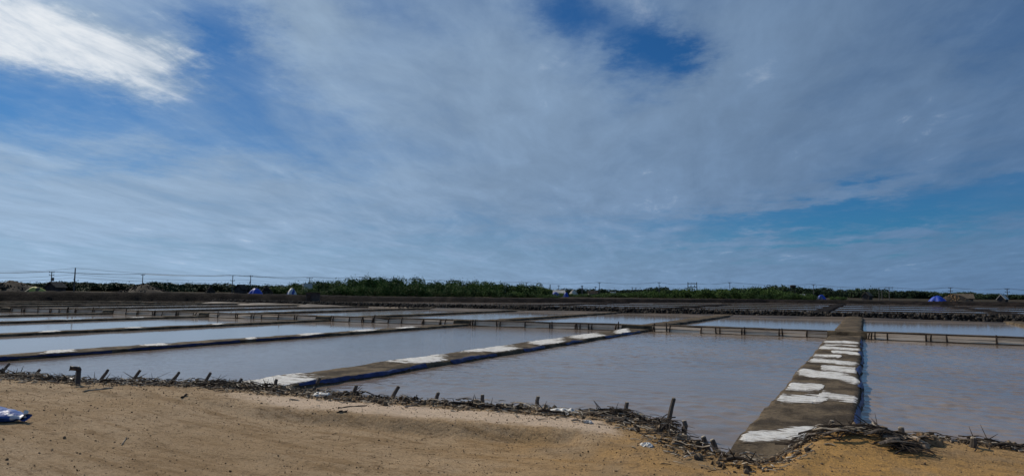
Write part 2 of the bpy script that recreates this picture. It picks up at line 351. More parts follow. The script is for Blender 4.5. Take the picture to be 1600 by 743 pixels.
ORD = ['first', 'second', 'third', 'fourth', 'fifth', 'sixth', 'seventh', 'eighth', 'ninth', 'tenth', 'eleventh', 'twelfth', 'thirteenth', 'fourteenth', 'fifteenth', 'sixteenth', 'seventeenth', 'eighteenth', 'nineteenth', 'twentieth']

# ------------------------------------------------------------------ base ground to the horizon
a = np.linspace(0, 2*math.pi, 73)[None, :]; rr = np.array([0, 60, 150, 400, 1200, 4000, 9000.])[:, None]
struct(grid_obj('ground', rr*np.sin(a), rr*np.cos(a), 0*a+0*rr-0.55, M_FARSOIL))

# ------------------------------------------------------------------ the sandy bank with the road on it
EX = [-80, -18.2, -15.1, -13.0, -10.8, -8.5, -6.8, -5.0, -3.5, -2.7, -2.0, -1.5, -1.1, -0.85, -0.45, 0.3, 1.2, 1.8, 60]
EY = [4.5, 7.6, 7.9, 8.75, 9.4, 9.45, 9.7, 10.1, 10.35, 9.8, 8.85, 8.40, 8.4, 8.9, 10.4, 10.7, 10.8, 10.9, 14.0]
def edge(X): return np.interp(X, EX, EY) + 0.10*vn(np.asarray(X)*1.3, 0.0, 5)
def sm(t): t = np.clip(t, 0, 1); return t*t*(3-2*t)
def ground_z(X, Y):
    X = np.asarray(X, float); Y = np.asarray(Y, float)
    s = edge(X) - Y
    lip = 0.28 + 0.05*sm(s/0.25) + 0.10*sm(s/1.6)                  # littered lip of the bank
    left = sm((-2.0 - X)/2.6)
    step = 0.17*sm((s-2.1)/0.30)*left*(0.35+0.65*sm((X+10.5)/3)) + 0.05*sm((s-1.2)/1.5)*(1-left)   # berm stepping down to the road
    mound = 0.12*np.exp(-((X+0.30)/0.7)**2 - ((Y-9.3)/0.8)**2) + 0.10*np.exp(-((X-0.6)/1.6)**2-((Y-9.6)/0.8)**2)
    z = lip - step + mound
    z = np.where(s < 0, 0.28 - 0.75*sm(-s/0.6) + mound*sm(1+s/0.4), z)
    w = sm((s+0.1)/0.5)
    z = z + w*(0.032*fbm(X*0.45, Y*0.8, 11, 4) + 0.022*fbm(X*1.8+3, Y*4.5, 12, 4) + 0.010*fbm(X*7, Y*9, 13, 3))
    z = z + 0.07*np.exp(-((s-0.35)/0.4)**2)*fbm(X*2.5, Y*2.5, 14, 3)
    for c in (4.3, 5.7): z = z - 0.03*w*np.exp(-((s-c-0.12*vn(X*0.5, 3.0, 8))/0.16)**2)
    return z
def axis(lo, hi, step, far_lo, far_hi, g=1.25):
    c = list(np.arange(lo, hi+1e-6, step)); s_ = step; x0 = c[0]
    while x0 > far_lo: s_ *= g; x0 -= s_; c.insert(0, x0)
    s_ = step; x1 = c[-1]
    while x1 < far_hi: s_ *= g; x1 += s_; c.append(x1)
    return np.array(c)
gx, gy = np.meshgrid(axis(-20, 6, 0.05, -90, 70), axis(2.5, 12.2, 0.05, -40, 15))
def atg(px, py):                                 # photo point -> place on the sandy bank
    d = ray(px, py); lo = 0.0
    for t in np.arange(3.0, 40.0, 0.05):
        p = np.array([0, 0, H]) + d*t
        g = zq(p[0], p[1])
        if g < 0.12: break
        if p[2] < g: return p
    return at(px, py, 0.30)
GZ = ground_z(gx, gy)
rd = struct(grid_obj('dirt_road', gx, gy, GZ, M_SAND))
sl_ = edge(gx)-gy; att = rd.data.attributes.new('silt', 'FLOAT', 'POINT')
att.data.foreach_set('value', (np.clip(1.15-np.maximum(sl_, 0)/1.05, 0, 1)*np.interp(gx, [-30, -3.4, -2.4, 3], [.75, .65, .5, .35])).astype(np.float32).ravel())
a2 = rd.data.attributes.new('dry_lip', 'FLOAT', 'POINT')
a2.data.foreach_set('value', (np.exp(-((sl_-1.55)/0.55)**2)*sm((-2.2-gx)/1.5)*(.35+.65*sm((gx+11)/3))).astype(np.float32).ravel())
UX = np.arange(-20, 6.001, 0.05); UY = np.arange(2.5, 12.201, 0.05); UG = ground_z(*np.meshgrid(UX, UY)).tolist()
def zq(x, y):
    i = (x+20)/0.05; j = (y-2.5)/0.05
    if not (0 <= i < len(UX)-1 and 0 <= j < len(UY)-1): return float(ground_z(np.array([x]), np.array([y]))[0])
    a, b = int(i), int(j); f, g = i-a, j-b
    return (UG[b][a]*(1-f)+UG[b][a+1]*f)*(1-g)+(UG[b+1][a]*(1-f)+UG[b+1][a+1]*f)*g

# ------------------------------------------------------------------ brine pans
def ripple(X, Y):
    X = np.asarray(X)
    ca, sa = math.cos(R(-32)), math.sin(R(-32)); u = X*ca+Y*sa; v = -X*sa+Y*ca
    m = np.clip(0.66 + 1.5*fbm(X*0.16+3.1, Y*0.13+7.7, 21, 4), 0.10, 1.25)
    r = 0.007*fbm(u*2.1, v*3.2, 22, 2) + 0.013*fbm(u*4.2+0.4*vn(u, v, 4), v*6.2, 25, 2)
    return r*m*2.5*(0.14+0.86*sm((X+13)/3))
def sheet(x0, x1, y0, y1, z, near=0):
    if near:
        X, Y = np.meshgrid(np.linspace(x0, x1, int((x1-x0)/near)), np.linspace(y0, y1, int((y1-y0)/near)))
        return struct(grid_obj('water', X, Y, z+ripple(X, Y), M_WATER))
    o = MB().add([(x0, y0, z), (x1, y0, z), (x1, y1, z), (x0, y1, z)], [(0, 1, 2, 3)]).build('water', M_STILL); return struct(o)
DX = [(10.4, 11.8), (-1.75, -0.20), (-13.2, -11.7), (-24.9, -23.9), (-36.6, -35.7), (-49.3, -48.5), (-61.0, -60.2), (-73.0, -72.2)]
CROSS_X = [-130, -72.3, -58.4, -42.8, -30.4, -20.6, -8.5, 0, 30]
CROSS_Y = [26.0, 31.0, 34.3, 35.6, 36.6, 37.9, 39.2, 39.1, 38.7]
def cross_y(X): return np.interp(X, CROSS_X, CROSS_Y)
mids = [26.0] + [(p+q)/2 for p, q in DX] + [-95.0]
for i in range(len(mids)-1):
    ym = float(cross_y((mids[i]+mids[i+1])/2)) + 0.6
    sheet(max(mids[i+1], -60), min(mids[i], 12), 7.0, ym, 0.0, 0.06 if i in (0, 1) else 0.10) if i < 4 else sheet(mids[i+1], mids[i], 3.0, ym, 0.0)
    sheet(mids[i+1], mids[i], ym, 70.0, 0.10)
sheet(-170, -95, -10, 70.0, 0.10)
sheet(-170, 120, 70.0, 215, 0.0)

# ------------------------------------------------------------------ earth dikes (terrain)
PU = np.array([-0.30, -0.10, 0.0, 0.06, 0.25, 0.5, 0.75, 0.94, 1.0, 1.10, 1.30])
PZ = np.array([-0.35, 0.05, 0.82, 0.98, 1.0, 1.03, 1.0, 0.98, 0.82, 0.05, -0.35])
DK = {}
def dike_surf(k, U, Y):
    x0, x1, top, seed, wob = DK[k]; w = x1-x0
    X = x0 + w*np.clip(U, 0, 1) + (U-np.clip(U, 0, 1))*0.55 + wob*fbm(Y*0.5, 0.0, seed, 3) + 0.03*vn(Y*2.1, np.round(U), seed+9)
    pz = np.interp(U, PU, PZ)
    Z = np.where(pz > 0, pz*top, pz) + (0.030*fbm(Y*1.1, U*w*1.1, seed+5, 4) + 0.010*fbm(Y*6, U*w*6, seed+6, 2))*np.clip(pz*2-0.6, 0, 1)
    return X, Z
def dike(key, x0, x1, y0, y1, top=0.20, seed=1, mat=None, step=0.10, wob=0.07):
    n = int(min(900, max(30, (y1-y0)/step))); DK[key] = (x0, x1, top, seed, wob)
    U, Y = np.meshgrid(PU if step > .1 else np.sort(np.concatenate([PU, np.linspace(.1, .9, 17)])), np.linspace(y0, y1, n))
    X, Z = dike_surf(key, U, Y)
    return struct(grid_obj('dike', X, Y, Z, mat or M_MUD))
def cdike(x0, x1, y, width, top, seed=1, mat=None, step=0.3, base=-0.3):
    n = int(max(20, abs(x1-x0)/step)); Xc = np.linspace(x0, x1, n); yy = y(Xc) if callable(y) else np.full(n, y)
    yy = yy + (0.25*fbm(Xc*0.08, 1.0, seed, 3) if seed != 61 else 0.0)
    u = np.array([-0.6, 0.0, 0.15, 0.5, 0.85, 1.0, 1.5]); pz = np.array([base, 0.72*top, top, top*1.03, top, 0.7*top, base])
    if seed == 61: u[:3] = (-0.06, 0.0, 0.08); pz[1] = 0.9*top; pz[0] = -0.3
    U, X = np.meshgrid(u, Xc); Y = yy[:, None] + U*width
    Z = np.broadcast_to(pz, U.shape) + (pz > 0)*0.12*top*fbm(X*0.5, U*2, seed+2, 4)
    return struct(grid_obj('dike', X, Y, Z, mat or M_MUD))
def dz(top=0.2): return top
near_y0 = {1: 7.9, 2: 8.2, 3: 6.2, 4: 4.5, 5: 4, 6: 4, 7: 3}
for i, (x0, x1) in enumerate(DX):
    yc = float(cross_y((x0+x1)/2))
    if i >= 1: dike(i, x0, x1, near_y0[i], yc+0.5, 0.17 if i == 1 else 0.135, 10+i, step=0.08 if i < 4 else 0.15, wob=0.07 if i == 1 else 0.11)
    dike(10+i, x0 + (0.15 if i == 1 else 0), x1, yc+0.4, 69.0, 0.34 if i == 1 else 0.27, 30+i, step=0.2, wob=0.12)
for k, x in enumerate((-85.5, -97.5, -109.5)):
    dike(20+k, x, x+1.0, 20, 74 - k*4, 0.30, 50+k, step=0.4)
cdike(-74, 40, lambda X: cross_y(X)+0.19, 1.0, 0.38, 61, base=0.05)
# silt margins at the far end of the upper pans
for k in range(len(mids)-1):
    x1, x0 = mids[k], mids[k+1]
    xs = np.linspace(x0+0.5, x1-0.5, 60); ys = np.linspace(58, 69.5, 40); X, Y = np.meshgrid(xs, ys)
    Z = -0.06 + 0.24*sm((Y-63)/6.5) + 0.30*fbm(X*0.07+k, Y*0.75, 70+k, 4)
    struct(grid_obj('mud_flat', X, Y, Z, M_SILT))
# dark earth strips between the far pans
for k, (y, x0, x1, tp) in enumerate(((79, -66, 90, 0.10), (86, -70, 90, 0.12), (95, -66, 90, 0.12), (107, -62, 90, 0.12), (123, -52, 90, 0.13), (144, -42, 90, 0.14), (170, -32, 90, 0.16))):
    cdike(x0, x1, lambda X, y=y: y + 0.02*X, 1.6, tp, 80+k, M_BANK, 0.6)
for k, x in enumerate((-52, -28, -6.5, 16)):
    dike(30+k, x, x+2.0, 72, 150 if k < 2 else 190, 0.17, 95+k, M_BANK, 0.6, wob=0.6)

# ------------------------------------------------------------------ far bank and land behind it
BA = [-120, -95, -67.5, -55.4, -40.1, -28.8, -17, -7, 1.5, 9.9, 30, 60]      # azimuth
BD = [100, 120, 134, 140, 144, 146, 172, 204, 204, 200, 190, 190]             # distance of the bank foot
BZ = [1.5, 1.6, 1.72, 1.72, 1.12, 1.02, 0.95, 1.0, 1.0, 1.1, 1.1, 1.1]
az = np.linspace(-120, 60, 900); D0 = np.interp(az, BA, BD) + 1.2*fbm(az*0.6, 0, 90, 3); ZT = np.interp(az, BA, BZ) + 0.12*fbm(az*0.9, 2, 91, 4)
ro = np.array([-1.5, 0, 0.9, 1.8, 2.6, 3.6, 6, 14, 40, 120, 500, 2500, 8000.]); zf = np.array([-0.5, 0.0, 0.38, 0.72, 0.93, 1, 1.0, .97, .95, 0.95, .95, .95, .95])
D = D0[:, None] + ro[None, :]; A = np.radians(az)[:, None]
Z = ZT[:, None]*zf[None, :]; Z[:, 7:] = Z[:, 7:]*0.5 + 0.5*0.85
Z[:, 1:7] += 0.16*fbm(az[:, None]*3.0, ro[None, 1:7]*0.7, 92, 4)
bankidx = 7
struct(grid_obj('earth_bank', (D*np.sin(A))[:, :bankidx], (D*np.cos(A))[:, :bankidx], Z[:, :bankidx], M_BANK))
struct(grid_obj('far_ground', (D*np.sin(A))[:, bankidx-1:], (D*np.cos(A))[:, bankidx-1:], Z[:, bankidx-1:], M_FARSOIL))
def far_z(p):
    a_ = math.degrees(math.atan2(p[0], p[1])); d_ = math.hypot(p[0], p[1])-np.interp(a_, BA, BD)
    zt = np.interp(a_, BA, BZ)
    return float(np.interp(d_, [0, 3.6, 6, 14], [0, zt, zt, 0.5*zt*.97+.425])) if d_ < 14 else float(0.5*zt*.95+.425)

# ------------------------------------------------------------------ rubble wall across the pans
rw = empty('rubble_wall', (-10, 69, 0)); tag(rw, 'long low wall of dark rubble stones running across behind the bright pans', 'stone wall')
n = 420; Xc = np.linspace(-96, 60, n)
def rub_y(X): return np.interp(X, [-96, -60, -20, 0, 20, 60], [69.5, 68.6, 69.0, 70.0, 74.5, 82])
u = np.array([0, 0.25, 0.5, 0.9, 1.3, 1.8, 2.1]); pz = np.array([-0.1, 0.25, 0.48, 0.58, 0.58, 0.3, -0.1])
U, X = np.meshgrid(u, Xc)
core = grid_obj('earth_core', X+10, rub_y(X)+U-69, np.broadcast_to(pz, U.shape)+0.06*fbm(X*1.2, U*2, 77, 3), M_BANK, rw)
mb = MB()
for k in range(5200):
    x = rng.uniform(-96, 60); uu = rng.beta(1.1, 1.5)*1.5; z = np.interp(uu, u, pz)
    r = rng.uniform(0.09, 0.21); mb.stone((x+10, float(rub_y(x))+uu-69-0.03, max(0.04, z)+rng.uniform(-.02, .08)), r, (1, .8, .75))
st = mb.build('rubble_stones', M_STONE, rw); st['kind'] = 'stuff'

# ------------------------------------------------------------------ plank walls with posts along the cross dike
WL = [('right of the causeway', 0.05, 10.3, 'edge', 0), ('between the causeway and the blue lined dike', -11.5, -1.85, '', 1), ('left of the blue lined dike', -23.8, -13.4, '', 2),
      ('behind the third pan', -35.5, -25.1, '', 3), ('behind the fourth pan', -48.3, -36.8, '', 4), ('behind the fifth pan', -60.0, -49.5, '', 5), ('farthest along on the left', -72.0, -61.2, '', 6)]
WLAB = ['pale plank wall with posts right of the salt striped causeway', 'pale plank wall with dark posts closing the wide rippled pan beside the causeway',
        'plank wall with posts ending the pan behind the blue lined dike', 'weathered plank wall with leaning posts, third to the left of the causeway',
        'weathered plank wall with leaning posts, fourth to the left of the causeway', 'weathered plank wall with leaning posts, fifth to the left of the causeway',
        'weathered plank wall with leaning posts at the far left end of the cross dike']
plank_me = {}
for (_, xa, xb, _2, k), lab in zip(WL, WLAB):
    wt = empty('plank_wall', (xa, float(cross_y(xa)), 0)); tag(wt, lab, 'plank wall', 'plank walls along the cross dike')
    L = xb-xa; ya, yb = float(cross_y(xa)), float(cross_y(xb)); sl = (yb-ya)/L
    x = 0.0
    while x < L-0.2:
        w = min(float(rng.choice([0.9, 1.1, 1.4, 1.7, 2.0])), L-x)
        for zc, hh in ((0.10, 0.155), (0.262, 0.15)):
            tl = rng.normal(0, 0.014)
            o = MB().box((0, 0, 0), (w-0.02, 0.035, hh), Euler((rng.normal(-0.42, .05), tl, sl)).to_matrix()).build('plank', M_PLANK, wt, loc=(x+w/2, sl*(x+w/2)+rng.normal(0, .008)+(.068 if zc > .2 else 0), zc + rng.normal(0, .008)))
        for q in range(rng.choice([1, 1, 2, 2, 3])):
            px = x + 0.02 + q*rng.uniform(0.14, 0.22); ln = (rng.normal(0.02, 0.06) if k < 3 else rng.normal(0.14, .08))
            if px > L: continue
            hgt = rng.uniform(0.36, 0.46) if rng.random() < .85 else rng.uniform(.5, .6)
            MB().tube([(0, 0, -0.2), (ln*0.5, 0.0, hgt*0.5), (ln, 0.0, hgt)], [0.042, 0.04, 0.036], 6).build('post', M_WOODD, wt, loc=(px, sl*px-0.075, 0))
        x += w
    pts = [(q, sl*q-0.01+rng.normal(0, .015), 0.375+rng.normal(0, 0.012)) for q in np.linspace(0, L, int(L/1.2)+2)]
    MB().tube(pts, 0.034, 6).build('top_rail', M_WOODD, wt)

# ------------------------------------------------------------------ salt crust patches on the dikes
def salt(key, ua, ub, ya, yb, lab, grp, slant=0.0, seed=0, cut=0.0, hmax=0.008, rag_=0.75, ends=None):
    if ends: (ya, yb), (yc_, yd_) = ends; ya, yb = (ya+yc_)/2, (yb+yd_)/2
    x0, x1 = DK[key][:2]; yc, hl = (ya+yb)/2, (yb-ya)/2; w = x1-x0
    nx = int(min(120, max(20, (ub-ua)*w/0.014))); ny = int(min(300, max(24, hl*3.2/0.018)))
    U, V = np.meshgrid(np.linspace(ua, ub, nx), np.linspace(-1.6, 1.6, ny)); xx = U*w; Q = (U-ua)/(ub-ua)*2-1
    Y = yc + V*hl + slant*(xx-(ua+ub)/2*w)
    if ends:
        t = (Q+1)/2; (e0, e1), (e2, e3) = ends; Y = (e0+(e2-e0)*t+e1+(e3-e1)*t)/2 + V*((e1+(e3-e1)*t)-(e0+(e2-e0)*t))/2
    Vs = V + (0.65 if key == 1 else 0.3)*fbm(xx*1.3+seed*5.7, 0.0, 350+seed, 3)
    f = 0.84 - np.abs(Vs)**2 + rag_*fbm(xx*1.1+seed*3.1, Y*min(2.6, 1.6/hl), 200+seed, 3) + 1.0*fbm(xx*1.5, Y*9.0, 300+seed, 5) + cut*Q - 1.1*np.clip(np.abs(Q)-0.84, 0, 1)*(5 if key == 1 else 7) + 0.42*fbm(xx*6, Y*16, 310+seed, 3)
    f = np.where(np.abs(V) > 1.55, -1, f)
    X, Z = dike_surf(key, U, Y)
    Z = Z + 0.004 + hmax*np.clip(f*2.2+0.3, 0, 1) + 0.005*fbm(xx*9, Y*9, 9, 2)
    xo, zo = (x0+x1)/2, DK[key][2]
    o = grid_obj('salt_patch', X-xo, Y-yc, Z-zo, M_SALT, keep=(f > -0.22))
    ca = o.data.attributes.new('crust', 'FLOAT', 'POINT'); kk = f > -0.22; ix = np.arange(kk.size).reshape(kk.shape); qq = np.stack([ix[:-1, :-1], ix[:-1, 1:], ix[1:, 1:], ix[1:, :-1]], -1).reshape(-1, 4)
    us = np.unique(qq[kk.ravel()[qq].any(1)]); ca.data.foreach_set('value', np.clip(f, -0.4, 1).ravel()[us].astype(np.float32))
    o.location = (xo, yc, zo); tag(o, lab, 'salt patch', grp); return o
rows = [(677, 669, 8, .02, .80), (618, 622, 5.5, .02, .64), (612, 621, 5.2, .50, .985), (600, 603, 4.6, .03, .52), (579, 589, 4.6, .02, .985), (570, 576, 3.0, .35, .985), (560, 565, 2.7, .02, .985),
        (552.5, 554.5, 2.0, .02, .62), (547, 551, 2.0, .36, .985), (541, 544, 1.6, .02, .985), (537, 538.5, 1.1, .1, .95), (532, 534, 1.5, .02, .985)]
for k, (yl, yr, hp, ua, ub) in enumerate(rows):
    ym = (yl+yr)/2; xl, xr = 1310+(520-ym)*0.889, 1350-(ym-520)*.09; a0, a1 = xl+(xr-xl)*ua, xl+(xr-xl)*ub
    Yl, Yr = at(a0, yl, .22)[1], at(a1, yr, .22)[1]; hl = 1.32*(at((a0+a1)/2, ym-hp, .22)[1]-at((a0+a1)/2, ym+hp, .22)[1])/2
    salt(1, ua, ub, (Yl+Yr)/2-hl, (Yl+Yr)/2+hl, 'white salt crust across the wide causeway, %s counted from the sandy bank' % ORD[k], 'salt crusts on the wide causeway', (Yr-Yl)/((ub-ua)*1.55), k, 0)
for ki, sets, nm in ((2, [(352, 478, 352, 520), (580, 690, 664, 706), (706, 800, 772, 818), (812, 875, 848, 884), (880, 935, 905, 946), (957, 982, 966, 987)], 'blue lined dike'),
                     (3, [(60, 118, 64, 122), (218, 258, 228, 270), (382, 398, 386, 404), (458, 500, 470, 514), (540, 584, 554, 598), (610, 644, 620, 654)], 'navy lined narrow dike'),
                     (4, [(60, 98, 62, 102), (186, 220, 190, 226), (328, 348, 332, 354)], 'second narrow dike'), (5, [(84, 120, 86, 124), (200, 226, 202, 230)], 'third narrow dike')):
    XL, XR = DX[ki]
    for k, (p, q, p2, q2) in enumerate(sets):
        salt(ki, 0.03, 0.985, 0, 0, 'white salt crust on the %s, %s from the sandy bank' % (nm, ORD[k]), 'salt crusts on the ' + nm, 0, 20+k+7*ki, 0.06, 0.012, 0.3, ((y_on(p, XL), y_on(q, XL)), (y_on(p2, XR), y_on(q2, XR))))

# ------------------------------------------------------------------ blue plastic liners
def liner(key, y0, y1, lab, seed=0, mat=None):
    n = int((y1-y0)/0.05); u = np.array([0.955, 0.965, 0.975, 0.985, 1.0, 1.015, 1.03, 1.045, 1.06, 1.08, 1.10, 1.13, 1.16, 1.20, 1.24]); U, Y = np.meshgrid(u, np.linspace(y0, y1, n))
    X, Z = dike_surf(key, U, Y)
    k = 0.012 + 0.030*np.abs(fbm(Y*2.6, U*6, seed, 4))
    X = X + k*np.clip((U-0.96)*12, 0, 1); Z = Z + 0.012 + k*0.7 + 0.06*np.clip((1.03-U)*12, 0, 1)*fbm(Y*1.4, 2.0, seed+4, 3)*(U > .96)
    keep = (U > 1.01+0.09*fbm(Y*0.55, 0.0, seed+7, 4)) & (U < 1.075+0.06*fbm(Y*0.8, 4.0, seed+8, 3))
    keep |= np.abs(U-1.045) < 0.004
    keep &= ~((U > 1.06) & (Y < y0+.05*U))
    o = grid_obj('plastic_liner', X, Y, Z, mat or M_BLUE, keep=keep)
    tag(o, lab, 'plastic sheet', 'blue plastic liners along the dikes')
for k, (p_, q_) in enumerate(((11.2, 14.4), (14.6, 16.9), (17.3, 23.0), (23.5, 29.0), (30.0, 36.5))):
    liner(1, p_, q_, 'dull blue plastic sheet flanking the wide causeway, %s length from the bank' % ORD[k], seed=401+k)
lim = [11.0] + [y_on(q_, -11.7) for q_ in (668, 704, 776, 817, 850, 882, 907, 945)] + [37.0]
for k in range(5):
    liner(2, lim[2*k], lim[2*k+1], 'blue plastic sheet on the second dike from the right, %s length from the bank' % ORD[k], seed=411+k)
for k, (p_, q_) in enumerate(((8, 13.5), (14.1, 19.0), (19.8, 24.0))):
    liner(3, p_, q_, 'dark navy plastic sheet on the narrow dike further left, %s length from the bank' % ORD[k], seed=421+k, mat=M_NAVY)

# ------------------------------------------------------------------ trees
def crown_mesh(name, mat, seed, n=1500, lobes=9, leaf=0.11, spiky=0.35):
    g = np.random.default_rng(seed)
    C = np.stack([g.uniform(-0.62, 0.62, lobes), g.uniform(-0.62, 0.62, lobes), g.uniform(0.12, 0.72, lobes)], 1)
    C[:, 2] *= 1-0.35*(C[:, 0]**2 + C[:, 1]**2)
    Rr = g.uniform(0.24, 0.42, lobes)
    which = g.integers(0, lobes, n); dv = g.normal(size=(n, 3)); dv /= np.linalg.norm(dv, axis=1)[:, None]
    rad = Rr[which]*(0.55+0.45*g.random(n)**0.5)
    P = C[which] + dv*rad[:, None]*np.array([1, 1, 0.72])
    sp = g.random(n) < spiky*0.3
    P[sp] += dv[sp]*np.array([0.5, 0.5, 0.9])*g.uniform(0.05, 0.24, (sp.sum(), 1))
    P[:, 2] = np.abs(P[:, 2]); P[:, 2] *= 1/np.percentile(P[:, 2], 97)
    t = dv + g.normal(size=(n, 3))*0.7; t[:, 2] += 0.2; t /= np.linalg.norm(t, axis=1)[:, None]
    b = np.cross(t, g.normal(size=(n, 3))); b /= np.linalg.norm(b, axis=1)[:, None]
    l = leaf*g.uniform(0.6, 1.5, (n, 1)); w = l*g.uniform(0.35, 0.7, (n, 1))
    V = np.stack([P - t*l*0.5, P + b*w*0.5, P + t*l*0.5, P - b*w*0.5], 1).reshape(-1, 3)
    me = bpy.data.meshes.new(name); q = np.arange(n*4, dtype=np.int32)
    me.vertices.add(n*4); me.vertices.foreach_set('co', V.astype(np.float32).ravel())
    me.loops.add(n*4); me.loops.foreach_set('vertex_index', q); me.polygons.add(n)
    me.polygons.foreach_set('loop_start', np.arange(0, n*4, 4, dtype=np.int32)); me.polygons.foreach_set('loop_total', np.full(n, 4, dtype=np.int32))
    me.materials.append(mat); me.update(calc_edges=True); return me
def trunk_mesh(seed):
    g = np.random.default_rng(seed); b = MB()
    for k in range(4):
        a = k*1.6+g.uniform(-.5, .5); e = np.array([math.cos(a)*.4, math.sin(a)*.4, g.uniform(.45, .7)])
        b.tube([(0, 0, -0.08), tuple(e*np.array([.3, .3, .45])), tuple(e)], [0.035, 0.022, 0.008], 5)
    return b.mesh('trunk', M_BARK)
CROWNS = [crown_mesh('crown', M_LEAF, 100+k, 2600, 10, 0.085) for k in range(6)]
CROWND = [crown_mesh('crown', M_LEAFD, 200+k, 2200, 9, 0.13, 0.2) for k in range(5)]
TRUNKS = [trunk_mesh(300+k) for k in range(4)]
def tree(name, x, ytop, D, wid, me, lab, grp, cat='tree'):
    p = atd(x, ytop, D); z = far_z(p); h = max(1.0, p[2]-z)
    o = empty(name, (p[0], p[1], z-0.1), rng.uniform(0, 6.28)); tag(o, lab, cat, grp)
    for nm, mm in (('trunk', TRUNKS[rng.integers(4)]), ('crown', me)):
        c = bpy.data.objects.new(nm, mm); COL.objects.link(c); c.parent = o
        c.scale = (wid/2, wid/2, h if nm == 'crown' else h*0.9)
    return o
def profile(pts, x): return float(np.interp(x, [p[0] for p in pts], [p[1] for p in pts]))
GROVE = [(425, 448), (440, 446), (470, 441), (492, 438), (512, 440), (530, 438), (560, 435), (580, 433.5), (620, 435), (655, 436), (668, 441), (690, 441), (703, 437), (722, 439), (760, 441), (800, 444.5), (822, 442), (846, 447), (858, 452)]
LG = 'bright green thorny scrub tree in the dense grove behind the dark bank'
for x in np.arange(428, 856, 7.5):
    tree('scrub_tree', x+rng.uniform(-3, 3), profile(GROVE, x)+abs(rng.normal(0, 2.0))+0.6, 205+rng.uniform(-12, 16), rng.uniform(6.5, 9.5), CROWNS[rng.integers(6)], LG, 'scrub trees of the dense middle grove')
for x in np.arange(470, 866, 14):
    tree('scrub_tree', x+rng.uniform(-4, 4), profile(GROVE, x)+rng.uniform(8, 14), 182+rng.uniform(-6, 6), rng.uniform(5, 8), CROWNS[rng.integers(6)], 'low green thorny scrub tree along the front foot of the dense grove', 'scrub trees at the foot of the grove')
G2 = [(862, 457), (900, 459), (960, 457), (1000, 455), (1040, 454), (1080, 451.5), (1120, 452.5), (1150, 451), (1180, 450), (1210, 452), (1240, 459), (1300, 463)]
for x in np.arange(872, 1262, 9):
    tree('scrub_tree', x+rng.uniform(-3, 3), profile(G2, x)+abs(rng.normal(0, 1.2))-0.3, 232+rng.uniform(-10, 10), rng.uniform(6.5, 10), CROWNS[rng.integers(6)], 'green scrub tree in the low row behind the far pans', 'scrub trees of the low row behind the far pans')
for x, y, d in ((1240, 459, 225), (1256, 458.5, 224), (1270, 460, 226), (1305, 463, 230), (1316, 464, 232), (1190, 460, 215), (1222, 461, 214)):
    tree('scrub_bush', x, y, d, rng.uniform(4, 6), CROWNS[rng.integers(6)], 'low bright green bush in front of the dark far trees', 'bushes below the dark far trees', 'bush')
G3 = [(-60, 441), (0, 441), (40, 443), (75, 442), (110, 441), (150, 444), (190, 443), (215, 444.5), (240, 443), (256, 441.5), (280, 444.5), (300, 443.5), (330, 445), (355, 443.5), (390, 446), (430, 446)]
for x in np.arange(-60, 436, 8):
    tree('far_tree', x+rng.uniform(-3, 3), profile(G3, x)+abs(rng.normal(0, .8))-0.2, 330+rng.uniform(-20, 30), rng.uniform(11, 16), CROWND[rng.integers(5)], 'dull green tree in the distant belt behind the tall dark bank', 'trees of the distant belt behind the tall bank')
G4 = [(850, 452), (900, 451), (930, 452), (980, 453), (1010, 452.5), (1028, 449), (1050, 453), (1100, 454), (1190, 450), (1215, 447), (1225, 448), (1250, 449), (1262, 452), (1285, 450.5), (1290, 450), (1305, 454), (1340, 452.5), (1365, 451), (1385, 455), (1425, 455), (1440, 454.5), (1470, 458), (1505, 457), (1520, 456.5), (1535, 460), (1560, 459.5), (1580, 461), (1600, 460), (1660, 461)]
for x in np.arange(850, 1660, 8.5):
    tree('far_tree', x+rng.uniform(-3, 3), profile(G4, x)+abs(rng.normal(0, .8))-0.2, 470+rng.uniform(-30, 50), rng.uniform(10, 17), CROWND[rng.integers(5)], 'dark tree on the distant skyline beyond the far pans', 'dark trees on the distant skyline')

# ------------------------------------------------------------------ huts, tarped heaps, rubble heaps on the bank
def place(x, D): p = atd(x, 460, D); return (p[0], p[1], far_z(p)), -math.atan2(p[0], p[1])
def hut(name, x, wpx, ytop, D, lab, wall=None, roof=None, cat='hut', turn=0.5, wallfrac=0.55, flat=False):
    (X, Y, z), rz = place(x, D); w = wpx*D/F*0.86; h = atd(x, ytop, D)[2]-z
    o = empty(name, (X, Y, z), rz+turn); tag(o, lab, cat)
    d = w*0.8; hw = h*wallfrac
    b = MB(); b.add([(-w/2, -d/2, -.2), (w/2, -d/2, -.2), (w/2, d/2, -.2), (-w/2, d/2, -.2), (-w/2, -d/2, hw), (w/2, -d/2, hw), (w/2, d/2, hw), (-w/2, d/2, hw), (-w/2, 0, h*.97), (w/2, 0, h*.97)],
          [(0, 1, 5, 4), (2, 3, 7, 6), (1, 2, 6, 9, 5), (3, 0, 4, 8, 7)]) if not flat else b.box((0, 0, h/2-.1), (w, d, h+.2))
    b.build('wall', wall or M_MUDWALL, o)
    r = MB(); e = w*0.09; t = 0.16
    if flat: r.box((0, 0, h+0.06), (w*1.1, d*1.1, 0.14))
    else:
        for s in (-1, 1):
            ln = math.hypot(d/2*1.2, (h-hw)*1.2); an = math.atan2(h-hw, d/2)
            r.box((0, s*(d/2*1.2)/2, hw+(h-hw)*0.42+t*.6), (w+2*e, ln, t), Euler((-s*an, 0, 0)).to_matrix())
    r.build('roof', roof or M_THATCH, o)
    MB().box((w*0.12, -d/2-0.015, hw*0.42-.05), (w*0.2, 0.05, hw*0.84)).build('door', M_WOODD, o)
    return o
hut('thatched_hut', 86, 20, 441, 175, 'dark mud walled hut with grey roof beside the yellow striped heap', turn=0.9)
